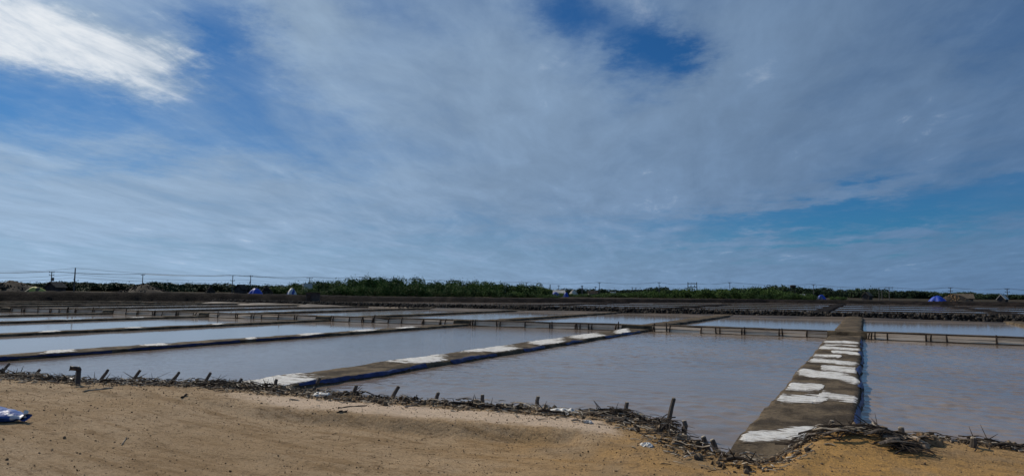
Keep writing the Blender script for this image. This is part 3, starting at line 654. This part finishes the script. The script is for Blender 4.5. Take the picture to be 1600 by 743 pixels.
hut('thatched_hut', 376, 17, 445, 172, 'grey gabled hut standing left of the bright blue tarped heap', turn=1.0, roof=M_HEAP)
hut('tin_roof_hut', 480, 13, 443.5, 190, 'small hut with pale sloping tin roof among the grove trees', roof=M_TINROOF, turn=0.35, wallfrac=.35)
hut('thatched_hut', 1355, 13, 456.5, 260, 'dark gabled hut standing before the distant skyline trees', turn=1.2)
hut('lean_to', 1566, 12, 460.5, 235, 'dark shed under a steep white tilted roof near the right end', roof=M_TINROOF, turn=1.3, wallfrac=.4)
hut('thatched_house', 1505, 21, 459.5, 232, 'long thatched house behind the brown heap beside the blue tarp', turn=0.15, wallfrac=.45)
hut('white_house', 873, 19, 453.5, 245, 'pale long house behind the two small blue tarped heaps', wall=M_LIMEWALL, roof=M_TINROOF, turn=.1, wallfrac=.6, cat='house')
hut('white_house', 926, 15, 454.5, 250, 'low pale house with broken roof right of the rubble heap', wall=M_LIMEWALL, roof=M_HEAP, turn=.15, wallfrac=.6, cat='house')
hut('white_house', 958, 8, 456, 262, 'smallest pale house half hidden in the green scrub row', wall=M_LIMEWALL, roof=M_TINROOF, turn=.2, wallfrac=.6, cat='house')
hut('white_house', 1254, 6, 459.5, 300, 'tiny white walled house above the bright green bushes', wall=M_LIMEWALL, roof=M_TINROOF, turn=.2, wallfrac=.6, cat='house')
# pump shed on the near flank of the bank
p = atd(489, 468, 138); sh = empty('pump_shed', (p[0], p[1], 0.1), R(40)); tag(sh, 'dark flat roofed shed standing on the flank of the bank', 'shed')
hh = atd(489, 457.5, 138)[2]-0.1
MB().box((0, 0, hh/2), (2.6, 2.0, hh)).build('wall', M_MUDWALL, sh); MB().box((0, 0, hh+0.06), (2.9, 2.3, 0.12)).build('roof', M_HEAP, sh); MB().box((-.7, -1.02, hh*.4), (.7, .06, hh*.8)).build('door', M_WOODD, sh)

def dome(name, x, wpx, ytop, D, mat, lab, cat, asp=0.8, stones=0, seed=0, sharp=1.4, smat=None):
    (X, Y, z), rz = place(x, D); w = wpx*D/F*1.08; h = atd(x, ytop, D)[2]-z
    o = empty(name, (X, Y, z-0.1), rz); tag(o, lab, cat)
    r_ = np.linspace(0, 1, 12)[:, None]; a_ = np.linspace(0, 2*math.pi, 37)[None, :]
    k = 1+0.16*np.cos(a_*2+seed)+0.10*np.sin(a_*5+seed*2)*r_
    Xm = r_*np.cos(a_)*w/2*k; Ym = r_*np.sin(a_)*w/2*asp*k
    Zm = (h+0.1)*(1-r_**sharp) + h*0.12*fbm(Xm*0.9+seed*3, Ym*0.9, 500+seed, 4)*(1-r_)*2 + 0*a_
    nm = 'tarp' if cat == 'tarp covered heap' else 'mound'
    grid_obj(nm, Xm, Ym, Zm, mat, o)
    if stones:
        b = MB()
        for q in range(stones):
            rr_ = math.sqrt(rng.random())*0.98; aa = rng.random()*6.28
            b.stone((rr_*math.cos(aa)*w/2, rr_*math.sin(aa)*w/2*asp, (h+.1)*(1-rr_**sharp)), rng.uniform(.12, .34), (1, .8, .7))
        s_ = b.build('rubble_stones', smat or M_HEAP, o); s_['kind'] = 'stuff'
    else:
        b = MB()
        for q in range(9):
            aa = q*0.7+rng.random()*.2; b.stone((math.cos(aa)*w*.47, math.sin(aa)*w*.47*asp, .15), rng.uniform(.15, .25))
        s_ = b.build('weight_stones', M_STONE, o); s_['kind'] = 'stuff'
    return o
T = 'tarp covered heap'
dome('tarp_heap', 55, 23, 447.5, 158, M_YTARP, 'heap under a yellow tarp with dark stripes on the tall bank', T, seed=1, sharp=2)
dome('tarp_heap', 399, 20, 450.3, 156, M_TARP, 'large bright blue tarped heap right of the grey gabled hut', T, seed=2, sharp=2.3)
dome('tarp_heap', 456, 16, 450.5, 160, M_WTARP, 'heap under a white and blue striped tarp before the grove', T, seed=3, sharp=2.3)
dome('tarp_heap', 868, 15, 455, 226, M_TARP, 'blue tarped heap in front of the pale long house', T, seed=4, sharp=2.3)
dome('tarp_heap', 884.5, 8, 456.5, 226, M_TARP, 'small blue tarped heap just left of the pale rubble heap', T, seed=5, sharp=2.3)
dome('tarp_heap', 1283, 11, 460.5, 252, M_TARP, 'flat blue tarped heap below the dark skyline trees', T, seed=6, sharp=2.3)
dome('tarp_heap', 1464, 17, 462, 214, M_TARP, 'rounded bright blue tarped heap left of the brown heap', T, seed=7, sharp=2.2)
dome('rubble_heap', 18, 66, 439.5, 172, M_HEAP, 'large brown rubble heap on the bank at the left end', 'heap', stones=260, seed=8)
dome('rubble_heap', 224, 66, 443, 172, M_HEAP, 'broad grey rubble heap on the tall bank below the pole', 'heap', stones=300, seed=9, sharp=1.1)
dome('rubble_heap', 328, 14, 448, 165, M_HEAP, 'small dark rubble heap left of the grey gabled hut', 'heap', stones=60, seed=10)
dome('rubble_heap', 416, 20, 447.5, 165, M_HEAP, 'tan rubble heap right of the large blue tarped heap', 'heap', stones=90, seed=11)
dome('rubble_heap', 896, 17, 453, 240, M_LIMEWALL, 'pale rubble heap between the two low pale houses', 'heap', stones=70, seed=12, smat=M_LIMEWALL)
dome('brown_heap', 1490, 34, 459.5, 222, M_HEAP, 'long brown heap right of the rounded bright blue tarp', 'heap', stones=120, seed=13, smat=M_SACK)

# ------------------------------------------------------------------ poles, gantry, tower, cables
def pole(x, ytop, D, kind, lab, thick=0.13, arms=(0.35,)):
    (X, Y, z), rz = place(x, D); h = atd(x, ytop, D)[2]-z
    o = empty('utility_pole', (X, Y, z), rz); tag(o, lab, 'pole', 'utility poles on the far land')
    MB().tube([(0, 0, -.3), (0, 0, h)], [thick*1.25, thick*0.8], 6).build('pole', M_POLE, o)
    if kind != 'plain':
        for a_ in arms:
            wd = 2.3 if kind == 'cross' else 1.1
            MB().box((0, -.12, h-a_), (wd, 0.12, 0.12)).build('crossarm', M_POLE, o)
            for s in (-1, 0, 1): MB().tube([(s*wd*.45, -.12, h-a_+.06), (s*wd*.45, -.12, h-a_+.30)], [.07, .04], 5).build('insulator', M_WIRE, o)
    if kind == 'stay': MB().tube([(0.05, -.1, h*.75), (-1.3, -.3, -.2)], 0.09, 5).build('stay', M_POLE, o)
    if kind == 'box': MB().box((.25, -.3, h*.62), (.7, .5, .9)).build('transformer', M_POLE, o)
    return np.array([X, Y, z+h])
PT = {}
for x, y, D, k, lab, kw in ((78.5, 423.5, 205, 'box', 'pole with crossarms and a small box behind the mud walled hut', dict(arms=(.3, 1.0))),
    (115, 418, 168, 'plain', 'tall plain pole, the tallest on the left stretch of bank', dict(thick=.15)),
    (221.5, 427.5, 225, 'small', 'slim pole rising behind the broad grey rubble heap', dict()), (362.5, 429.5, 200, 'small', 'pole left of the grey gabled hut', dict(arms=(1.6,))),
    (390.5, 429.5, 205, 'stay', 'pole with slanting stay behind the large blue tarped heap', dict()), (483, 432.5, 250, 'cross', 'pole poking out above the tin roofed hut in the grove', dict()),
    (565.5, 432, 285, 'cross', 'pole top just showing over the highest grove crowns', dict()), (822.5, 440.5, 250, 'small', 'pole behind the right end of the dense grove', dict()),
    (859.5, 444, 236, 'plain', 'short pole at the left corner of the pale long house', dict(thick=.2)), (873, 445, 270, 'small', 'pole behind the roof of the pale long house', dict()),
    (909.5, 445.5, 262, 'box', 'stout pole with a box above the gap between the pale houses', dict(thick=.3)), (930.5, 447, 265, 'small', 'short pole over the low house with broken roof', dict()),
    (936.5, 440.5, 250, 'small', 'tall slim pole right of the low house with broken roof', dict()), (988, 448, 300, 'small', 'left one of two short poles over the low scrub row', dict()),
    (993.5, 448.5, 300, 'small', 'right one of two short poles over the low scrub row', dict()), (1010.5, 449, 300, 'plain', 'thin bare pole left of the dark round tree top', dict()),
    (1030, 440.5, 260, 'small', 'tall pole left of the steel gantry', dict()), (1043.5, 449.5, 300, 'plain', 'short bare pole left of the steel gantry', dict()),
    (1140.5, 440.5, 262, 'small', 'tall pole right of the steel gantry', dict()), (1271.5, 443.5, 262, 'small', 'pale pole among the dark skyline trees near the water tower', dict()),
    (1373.5, 450.5, 262, 'cross', 'left short pole of the close pair beside the dark gabled hut', dict()), (1378, 452, 275, 'cross', 'right short pole of the close pair beside the dark gabled hut', dict()),
    (1389.5, 448, 245, 'cross', 'pale pole with crossarm right of the close pair', dict(arms=(.3, .9))), (1485.5, 448.5, 262, 'small', 'pole rising behind the long brown heap', dict(arms=(.3, 1.3))),
    (1574, 450, 245, 'small', 'pole beside the shed with the white tilted roof', dict(arms=(.3, 1.2)))):
    PT[x] = pole(x, y, D, k, lab, **kw)
# steel gantry
(X, Y, z), rz = place(1082, 255); h = atd(1082, 440.5, 255)[2]-z; w = 12*255/F*1.06
ga = empty('steel_gantry', (X, Y, z), rz); tag(ga, 'pale steel gantry of two legs and two crossbars over the scrub', 'gantry')
for s in (-1, 1): MB().box((s*w/2, 0, h/2), (0.28, 0.28, h)).build('leg', M_STEEL, ga)
for zz in (h-0.6, h-1.9): MB().box((0, -.18, zz), (w+0.4, 0.10, 0.26)).build('crossbar', M_STEEL, ga)
for s in (-.15, .25): MB().tube([(s*w, -.3, h-1.7), (s*w, -.3, h-1.1)], [.2, .12], 6).build('insulator', M_WIRE, ga)
# water tower
(X, Y, z), rz = place(1239, 440); h = atd(1239, 445, 440)[2]-z; wt_ = empty('water_tower', (X, Y, z), rz); tag(wt_, 'small dark water tower on legs above the skyline trees', 'water tower')
for s in (-1, 1):
    for q in (-1, 1): MB().box((s*1.2, q*1.2, h*.4), (.4, .4, h*.8)).build('leg', M_MUDWALL, wt_)
MB().tube([(0, 0, h*.80), (0, 0, h*.86), (0, 0, h*.97), (0, 0, h)], [1.3, 1.9, 1.9, .4], 10).build('tank', M_MUDWALL, wt_)
def cables(pts, lab, offs, sag=0.35, r=0.028):
    o = empty('power_cable', tuple(pts[0])); tag(o, lab, 'cable', 'overhead cables along the far land'); o0 = np.array(pts[0])
    for (dx, dz_) in offs:
        b = MB(); P = []
        for i in range(len(pts)-1):
            p, q = np.array(pts[i]), np.array(pts[i+1])
            for t in np.linspace(0, 1, 9)[(1 if i else 0):]:
                w_ = p+(q-p)*t - o0; P.append((w_[0]+dx, w_[1]+dx*.3, w_[2]+dz_-4*sag*t*(1-t)))
        b.tube(P, r, 3, cap=False).build('wire', M_WIRE, o)
cables([atd(-90, 424, 205), PT[78.5], PT[221.5], PT[362.5], PT[483], PT[565.5], atd(690, 437.5, 270), PT[822.5]], 'slack overhead cables strung along the left poles to the grove', [(-.9, 0), (0.1, -.1), (.9, 0)])
cables([atd(-90, 419, 168), PT[115], PT[390.5], atd(520, 436, 260), atd(700, 440, 300)], 'upper overhead cables passing the tallest pole on the left', [(0, -.1), (0, -1.4), (0, -2.1)], 0.6)
cables([PT[822.5], PT[936.5], PT[1030], atd(1082, 441.5, 255), PT[1140.5], PT[1271.5], PT[1389.5]], 'overhead cables strung from the grove past the steel gantry', [(-.4, 0), (.5, 0), (0, -1.7)], 0.7)
cables([PT[1389.5], PT[1485.5], PT[1574], atd(1690, 452, 240)], 'overhead cables strung over the long brown heap to the right edge', [(-.4, 0), (.5, 0), (0, -1.2)], 0.6)

# ------------------------------------------------------------------ stakes along the near edge
STK = [(2, 582, 15, 567), (56, 585, 62, 577), (161, 588, 169, 577), (211, 589, 219, 578), (271, 592, 280, 581), (319, 598, 329, 582), (368, 602, 378, 591), (428, 606, 432, 592), (491, 607, 500, 590),
       (552, 616, 557, 602), (613, 620, 623, 603), (681, 625, 685, 613), (754, 629, 754, 616), (839, 632, 841, 619), (978, 642, 980, 628), (1046, 651, 1053, 622), (1069, 673, 1069, 657), (1104, 696, 1099, 682), (1118, 701, 1113, 687),
       (1298, 668, 1300, 657), (1408, 683, 1408, 668), (1520, 700, 1521, 684)]
SL = ['wooden stake leaning right at the left border of the photo', 'short dark stake, the next one left of the bent pipe'] + \
     ['leaning wooden stake at the pan edge, %s stake right of the bent pipe' % ORD[k] for k in range(12)] + \
     ['upright stake between the dark board and the dark brush heap', 'tallest stake, leaning over the dark brush heap', 'short thick stake sunk in the dark brush heap', 'dark stub left of the causeway foot, upper of two', 'dark stub left of the causeway foot, lower of two',
      'short stub standing in the branch pile on the causeway', 'split stump behind the stained canvas', 'lone upright stake nearest the right border of the photo']
for (xb, yb, xt, yt), lab in zip(STK, SL):
    b = atg(xb, yb); D = math.hypot(b[0], b[1]); t = atd(xt, yt, D); d = t-b; r = 0.034 if D > 13 else 0.037
    o = empty('wooden_stake', (b[0], b[1], b[2]-0.0)); tag(o, lab, 'stake', 'wooden stakes along the near pan edge')
    pts = [tuple(-d*0.9), tuple(d*.1), tuple(d*0.55+np.array([rng.normal(0, .008), 0, 0])), tuple(d)]
    MB().tube(pts, [r*1.1, r*1.05, r*.97, r*.9], 8).build('shaft', M_WOOD, o)
    dn = d/np.linalg.norm(d); ct = MB(); ct.tube([tuple(d-dn*0.004), tuple(d+dn*rng.uniform(.004, .018))], [r*0.86, r*0.7], 8); ct.build('cut_end', M_WOODL, o)

# bent pipe
b = atg(121.5, 601); D = math.hypot(b[0], b[1]); t = atd(123, 575.5, D); e = atd(109, 574.5, D)
pp = empty('bent_pipe', tuple(b)); tag(pp, 'dark bent pipe standing upright with its arm turned left', 'pipe')
v1 = t-b; v2 = e-b
MB().tube([(0, 0, -.4), tuple(v1*.93)], 0.044, 12).build('riser', M_PIPE, pp, smooth=True)
k = [tuple(v1*.90)] + [tuple(v1+(v2-v1)*(1-math.cos(q))*.18-v1*0.09*(1-math.sin(q))) for q in np.linspace(0, math.pi/2, 6)]
MB().tube(k, 0.050, 12).build('elbow', M_PIPE, pp, smooth=True)
MB().tube([tuple(v1+(v2-v1)*.16), tuple(v2)], 0.043, 12).build('arm', M_PIPE, pp, smooth=True)
MB().tube([tuple(v1+(v2-v1)*.90), tuple(v2+(v2-v1)*.02)], 0.052, 12).build('collar', M_PIPE, pp, smooth=True)

# ------------------------------------------------------------------ litter on the lip of the bank
zg = zq
dens_x = np.array([-18, -16, -15, -13.5, -12, -11, -10, -8, -6, -4.5, -3, -2.2, -1.6, -1.0, -.5, 0.2, 0.9, 1.6, 2.2]); dens_v = np.array([.7, 1.1, 1.3, 1.4, 1.2, 1.2, 1.0, .9, .8, 1.0, 1.3, 1.0, .35, .6, 1.3, 1.0, .6, .5, .4])
cdf = np.cumsum(np.interp(np.linspace(-18.5, 2.2, 400), dens_x, dens_v)*np.linspace(1.0, 1.25, 400)); cdf /= cdf[-1]
def rx(): return float(np.interp(rng.random(), cdf, np.linspace(-18.5, 2.2, 400)))
def twig(b, x, y, L, r, lift=0.03, n=4, bend=0.25, flat=1.0, az=None):
    a_ = rng.uniform(0, 6.28) if az is None else az; c = rng.normal(0, bend); P = []
    el_ = rng.normal(0.02, 0.12)
    for t in np.linspace(-.5, .5, n):
        xx = x+math.cos(a_+c*t*2)*L*t; yy = y+math.sin(a_+c*t*2)*L*t
        P.append((xx, yy, zg(xx, yy)+lift+el_*L*t+bend*.15*L*(1-4*t*t)))
    b.tube(P, [r, r*1.0, r*.8, r*.5][:n], 5, flat)
for nm, mt, cnt, rr_ in (('twig_litter', M_WOODD, 1000, (.003, .010)), ('stalk_litter', M_WOODL, 1800, (.004, .015))):
    b = MB()
    for q in range(cnt):
        x = rx(); s = rng.beta(1.4, 3.0)*2.1-0.18
        twig(b, x, float(edge(x))-s, rng.uniform(.05, .30 if nm[0] == 't' else .20), rng.uniform(*rr_), rng.uniform(0, .03)+.10*math.exp(-((s-.2)/.25)**2)*rng.random(), 4, .3, rng.choice([1, .5]), rng.normal(0.1, .7))
    o = b.build(nm, mt); tag(o, ('dark tangled twig litter' if nm[0] == 't' else 'pale dry stalk litter') + ' strewn along the lip of the sandy bank', 'litter', kind='stuff')
b = MB()
for q in range(3600):
    x = rx(); s = rng.beta(1.3, 2.6)*1.5-0.12; y = float(edge(x))-s; r = min(.075, rng.lognormal(-3.9, .55))
    b.stone((x, y, zq(x, y)+r*.25+.05*math.exp(-((s-.2)/.25)**2)*rng.random()), r, (1, .8, .6))
tag(b.build('soil_rubble', M_CLOD), 'crumbly dark soil clods heaped along the lip of the sandy bank', 'soil', kind='stuff')
# larger stalks and branches, each one a thing
for q in range(95):
    x = rx(); s = rng.beta(1.6, 2.4)*1.3-0.10; b = MB(); y = float(edge(x))-s
    L = rng.uniform(.25, .7); kindp = rng.random() < .5
    twig(b, 0, 0, L, .001, 0) if False else None
    a_ = rng.normal(0.1, .6); c = rng.normal(0, .35); P = []
    for t in np.linspace(-.5, .5, 6):
        xx, yy = math.cos(a_+c*t*2)*L*t, math.sin(a_+c*t*2)*L*t
        P.append((xx, yy, zg(x+xx, y+yy)-zg(x, y)+.05+rng.normal(0, .008)+.12*L*(1-4*t*t)*rng.random()))
    r = rng.uniform(.009, .020)
    b.tube(P, [r*1.3, r*1.1, r, r*.9, r*.7, r*.4], 6, 0.45 if kindp else 1.0)
    sec = 'left of the bent pipe' if x < -15.2 else 'between the bent pipe and the blue lined dike' if x < -11.5 else 'at the edge of the wide rippled pan' if x < -4.2 else 'around the dark brush heap' if x < -1.2 else 'right of the causeway foot'
    if kindp: o = b.build('palm_stalk', M_WOODL, loc=(x, y, zg(x, y))); tag(o, 'pale dry palm stalk in the litter ' + sec, 'palm stalk', 'palm stalks ' + sec)
    else:
        tw = b
        for j in range(3):
            i0 = rng.integers(1, 5); p0 = np.array(P[i0]); dv = np.array([rng.normal(0, .12), rng.normal(0, .12), rng.uniform(.03, .16)])
            tw.tube([tuple(p0), tuple(p0+dv*.6), tuple(p0+dv)], [r*.5, r*.35, r*.15], 5)
        o = tw.build('dead_branch', M_WOODD, loc=(x, y, zg(x, y))); tag(o, 'dark dead branch lying in the litter ' + sec, 'branch', 'dead branches ' + sec)
# brush heaps: springy tangles standing proud of the lip
def brush(x, y, L, w, h, n, lab, az, name='brush_heap', mt=None, lenr=(.3, .8)):
    b = MB(); z0 = zg(x, y)
    for q in range(n):
        u_ = rng.normal(0, .30); v_ = rng.normal(0, .30)
        xx = u_*L*math.cos(az)-v_*w*math.sin(az); yy = u_*L*math.sin(az)+v_*w*math.cos(az)
        zz = zg(x+xx, y+yy)-z0+0.6*h*rng.random()*math.exp(-(u_**2+v_**2)*3)
        a_ = az+rng.normal(0, .55); l = rng.uniform(*lenr)*.75; e_ = rng.normal(.02, .14); c = rng.normal(0, .4)
        P = [(xx+math.cos(a_+c*t)*l*t, yy+math.sin(a_+c*t)*l*t, zz+.02+e_*l*t+.10*l*(1-4*t*t)) for t in np.linspace(-.5, .5, 5)]
        r = rng.uniform(.003, .011); b.tube(P, [r, r, r*.9, r*.7, r*.3], 5, rng.choice([1, .4]))
    o = b.build(name, mt or M_WOODD, loc=(x, y, z0)); return tag(o, lab, 'brush heap', 'brush heaps on the lip of the bank')
for px, py, L, w, h, n, lab, az_ in ((1052, 668, 1.3, .6, .26, 210, 'large dark brush heap sloping into the pan under the tallest stake', R(-58)), (1300, 680, 1.3, .3, .10, 70, 'dark branch pile lying over the foot of the wide causeway', R(20)),
    (935, 637, .55, .35, .20, 90, 'small dark root tangle behind the white plastic scrap', R(0)), (245, 592, 1.6, .4, .14, 70, 'dark brush tangle with sticking twigs between the third and fifth stakes', R(5)), (140, 590, 1.5, .4, .12, 60, 'brush tangle piled around the bent pipe', R(5)),
    (530, 613, 1.2, .35, .16, 60, 'brush tangle with one upturned frond beside the blue lined dike', R(0)), (335, 604, 1.3, .4, .12, 60, 'brush tangle lying left of the white salt corner', R(3)), (720, 624, 1.3, .25, .08, 50, 'thin brush strip along the edge of the wide rippled pan', R(3)),
    (980, 652, 1.2, .35, .10, 120, 'brush strip between the dark board and the tallest stake', R(-10)), (1360, 682, 1.0, .4, .12, 60, 'grey palm frond bundle left of the stained canvas', R(5)), (1418, 706, .35, .2, .05, 40, 'dark dry tuft lying on the sand below the canvas', R(0)), (1580, 703, .9, .2, .06, 50, 'low brush strip at the right border of the photo', R(5))):
    p = atg(px, py); brush(p[0], p[1], L, w, h, n, lab, az_, lenr=(.25, .62) if px > 1200 else (.3, .8))
# grey fronds over the causeway foot
p = atg(1352, 686)
for q in range(11):
    x = p[0]+rng.normal(0, .38); y = p[1]+rng.normal(0, .12); b = MB(); a_ = rng.normal(.15, .3); L = rng.uniform(.28, .5)
    P = [(math.cos(a_)*L*t, math.sin(a_)*L*t, 0.03+.05*(1-4*t*t)*rng.uniform(.4, 1)+.06*q/16) for t in np.linspace(-.5, .5, 6)]
    b.tube(P, [.022, .030, .030, .026, .018, .008], 6, .35)
    tag(b.build('palm_frond_base', M_WOODL if q % 3 == 0 else M_WOOD, loc=(x, y, zg(x, y))), 'grey palm frond base heaped right of the causeway foot', 'palm frond', 'palm frond bases right of the causeway foot')
# long log, dark board
def lying(name, mat, p, q, z, r, lab, cat, flat=1.0, n=8):
    a_, b_ = atg(*p), atg(*q); P = []
    for t in np.linspace(0, 1, 8):
        w_ = a_+(b_-a_)*t; P.append((w_[0]-a_[0], w_[1]-a_[1], zg(w_[0], w_[1])-zg(a_[0], a_[1])+r*flat*.8+rng.normal(0, .006)))
    o = MB().tube(P, [r*.9]+[r*rng.uniform(.92, 1.05) for _ in range(6)]+[r*.85], n, flat).build(name, mat, loc=(a_[0], a_[1], zg(a_[0], a_[1]))); return tag(o, lab, cat)
lying('thin_log', M_WOOD, (795, 635), (857, 642), .5, .03, 'thin grey log lying along the lip left of the white plastic', 'log')
lying('dark_board', M_WOODD, (903, 647), (977, 660), .52, .055, 'thick dark half buried board right of the white plastic', 'board', .6)
lying('long_pole', M_WOODL, (131, 613), (176, 606), .5, .016, 'long pale pole lying slantwise on the sand below the pipe', 'pole')
lying('dead_stick', M_WOODD, (528, 637), (572, 634), .55, .010, 'thin dark stick on the pale berm below the blue lined dike', 'stick')
lying('dead_stick', M_WOODD, (526, 647), (542, 645), .55, .014, 'short dark stick lowest on the pale berm', 'stick')
lying('dead_stick', M_WOODD, (283, 622), (292, 617), .5, .016, 'short dark stick on the bare sand left of the salt corner', 'stick')
lying('dead_stick', M_WOODL, (190, 696), (198, 684), .45, .008, 'thin pale twig lying alone on the open road', 'stick')
# upturned frond
p = atg(545, 613); b = MB()
for k, (dx, dzz) in enumerate(((-.28, .22), (-.1, .3), (.22, .16), (.33, .02), (-.45, .05))):
    b.tube([(0, 0, 0), (dx*.5, .02, dzz*.75), (dx, .03, dzz)], [.03, .022, .004], 5, .5)
tag(b.build('upturned_frond', M_WOOD, loc=(p[0], p[1], zg(p[0], p[1]))), 'upturned dry palm frond with curled leaves beside the blue lined dike', 'palm frond')
# white plastic scrap: crumpled woven sheet in folds
def rag(px, py, w, l, h, mat, name, lab, cat, seed, z=.5):
    p = atg(px, py); U, V = np.meshgrid(np.linspace(-1, 1, 46), np.linspace(-1, 1, 34)); X_, Y_ = U*w/2, V*l/2
    X_ = X_+.05*fbm(U*2.3, V*2.3, seed+9, 3); Y_ = Y_+.05*fbm(U*2.3, V*2.3, seed+10, 3)
    k_ = np.clip(1-(np.abs(U)**2.5+np.abs(V)**2.5)+.35*fbm(U*2, V*2, seed, 3), -.1, 1)
    Z_ = ground_z(X_+p[0], Y_+p[1])-zg(p[0], p[1]) + h*np.clip(k_, 0, 1)**.8*(.6+.75*np.abs(fbm(U*2.4, V*2.4+U*1.5, seed+3, 3))) + .004
    o = grid_obj(name, X_, Y_, Z_, mat, keep=k_ > 0.02); o.location = (p[0], p[1], zg(p[0], p[1])); return tag(o, lab, cat)
rag(884, 646, .62, .42, .10, M_WHITEP, 'plastic_sheet', 'crumpled white plastic sheet heaped at the lip of the bank', 'plastic sheet', 600)
rag(412, 590+16, .5, .3, .06, M_WHITEP, 'plastic_scrap', 'white plastic scrap lying under the stakes by the salt corner', 'plastic scrap', 610) if False else None
rag(113, 591, .75, .4, .10, M_WHITEP, 'plastic_scrap', 'grey white plastic scrap tangled left of the bent pipe', 'plastic scrap', 620)
rag(502, 618, .35, .22, .08, M_WHITEP, 'plastic_scrap', 'white plastic scrap in the litter below the blue lined dike', 'plastic scrap', 630)
rag(919, 661, .14, .10, .05, M_WHITEP, 'plastic_scrap', 'tiny white scrap on the sand below the dark board', 'plastic scrap', 640)
rag(1010, 697, .14, .10, .05, M_WHITEP, 'plastic_scrap', 'tiny white scrap on the ochre sand below the brush heap', 'plastic scrap', 650)
rag(1256, 686, .20, .12, .07, M_WHITEP, 'plastic_scrap', 'small white scrap at the left end of the branch pile', 'plastic scrap', 660)
rag(1418, 690, .48, .30, .07, M_CANVAS, 'canvas_rag', 'stained white canvas lying crumpled on the sand by the stump', 'canvas', 670, .6)
rag(1448, 692, .36, .26, .11, M_SACK, 'jute_sack', 'brown sack bundle lying against the stained canvas', 'sack', 680, .6)
rag(1588, 703, .12, .08, .05, M_WHITEP, 'plastic_scrap', 'white crumb of plastic beside the right border', 'plastic scrap', 690)
# blue and white bag
p = atg(6, 657); bg_ = empty('plastic_bag', (p[0], p[1], zg(p[0], p[1])), R(29)); tag(bg_, 'blue and white plastic bag lying on the road at the left border', 'bag')
u_ = np.linspace(0, 1, 40)[:, None]; a_ = np.linspace(0, 2*math.pi, 33)[None, :]
rad = np.interp(u_, [0, .08, .3, .6, .82, .93, 1], [.0, .12, .17, .145, .09, .05, .07]); wr = 1+.28*fbm(u_*7, np.cos(a_)*1.4+np.sin(a_)*2, 700, 4)
Xb = -0.40 + u_*.72 + 0*a_; Yb = np.cos(a_)*rad*1.6*wr; Zb = np.maximum(-.01, .10*(1-u_*.5)*(rad > .02) + np.sin(a_)*rad*.62*wr)
grid_obj('body', Xb, Yb, Zb, M_BAG, bg_)
MB().tube([(.29, 0, .05), (.30, .0, .10), (.33, -.02, .13)], [.03, .022, .035], 7).build('knot', M_WHITEP, bg_)
# clods and pebbles strewn on the sand
b = MB()
for q in range(21000):
    x = rng.uniform(-17, 3.2) if rng.random() < .45 else rx(); s = rng.exponential(1.1)-.05 if rng.random() < .42 else rng.uniform(0, 7)
    y = float(edge(x))-s
    if y < 2.5: continue
    r = rng.lognormal(-5.15, .42)*(1.5 if 0 < s < 1.2 else 1)*(1 if q > 900 else 1.6); b.stone((x, y, zg(x, y)+r*.2), min(r, .028), (1, .8, .6))
tag(b.build('gravel', M_PEB), 'earth clods and pebbles strewn over the sandy road', 'gravel', kind='stuff')
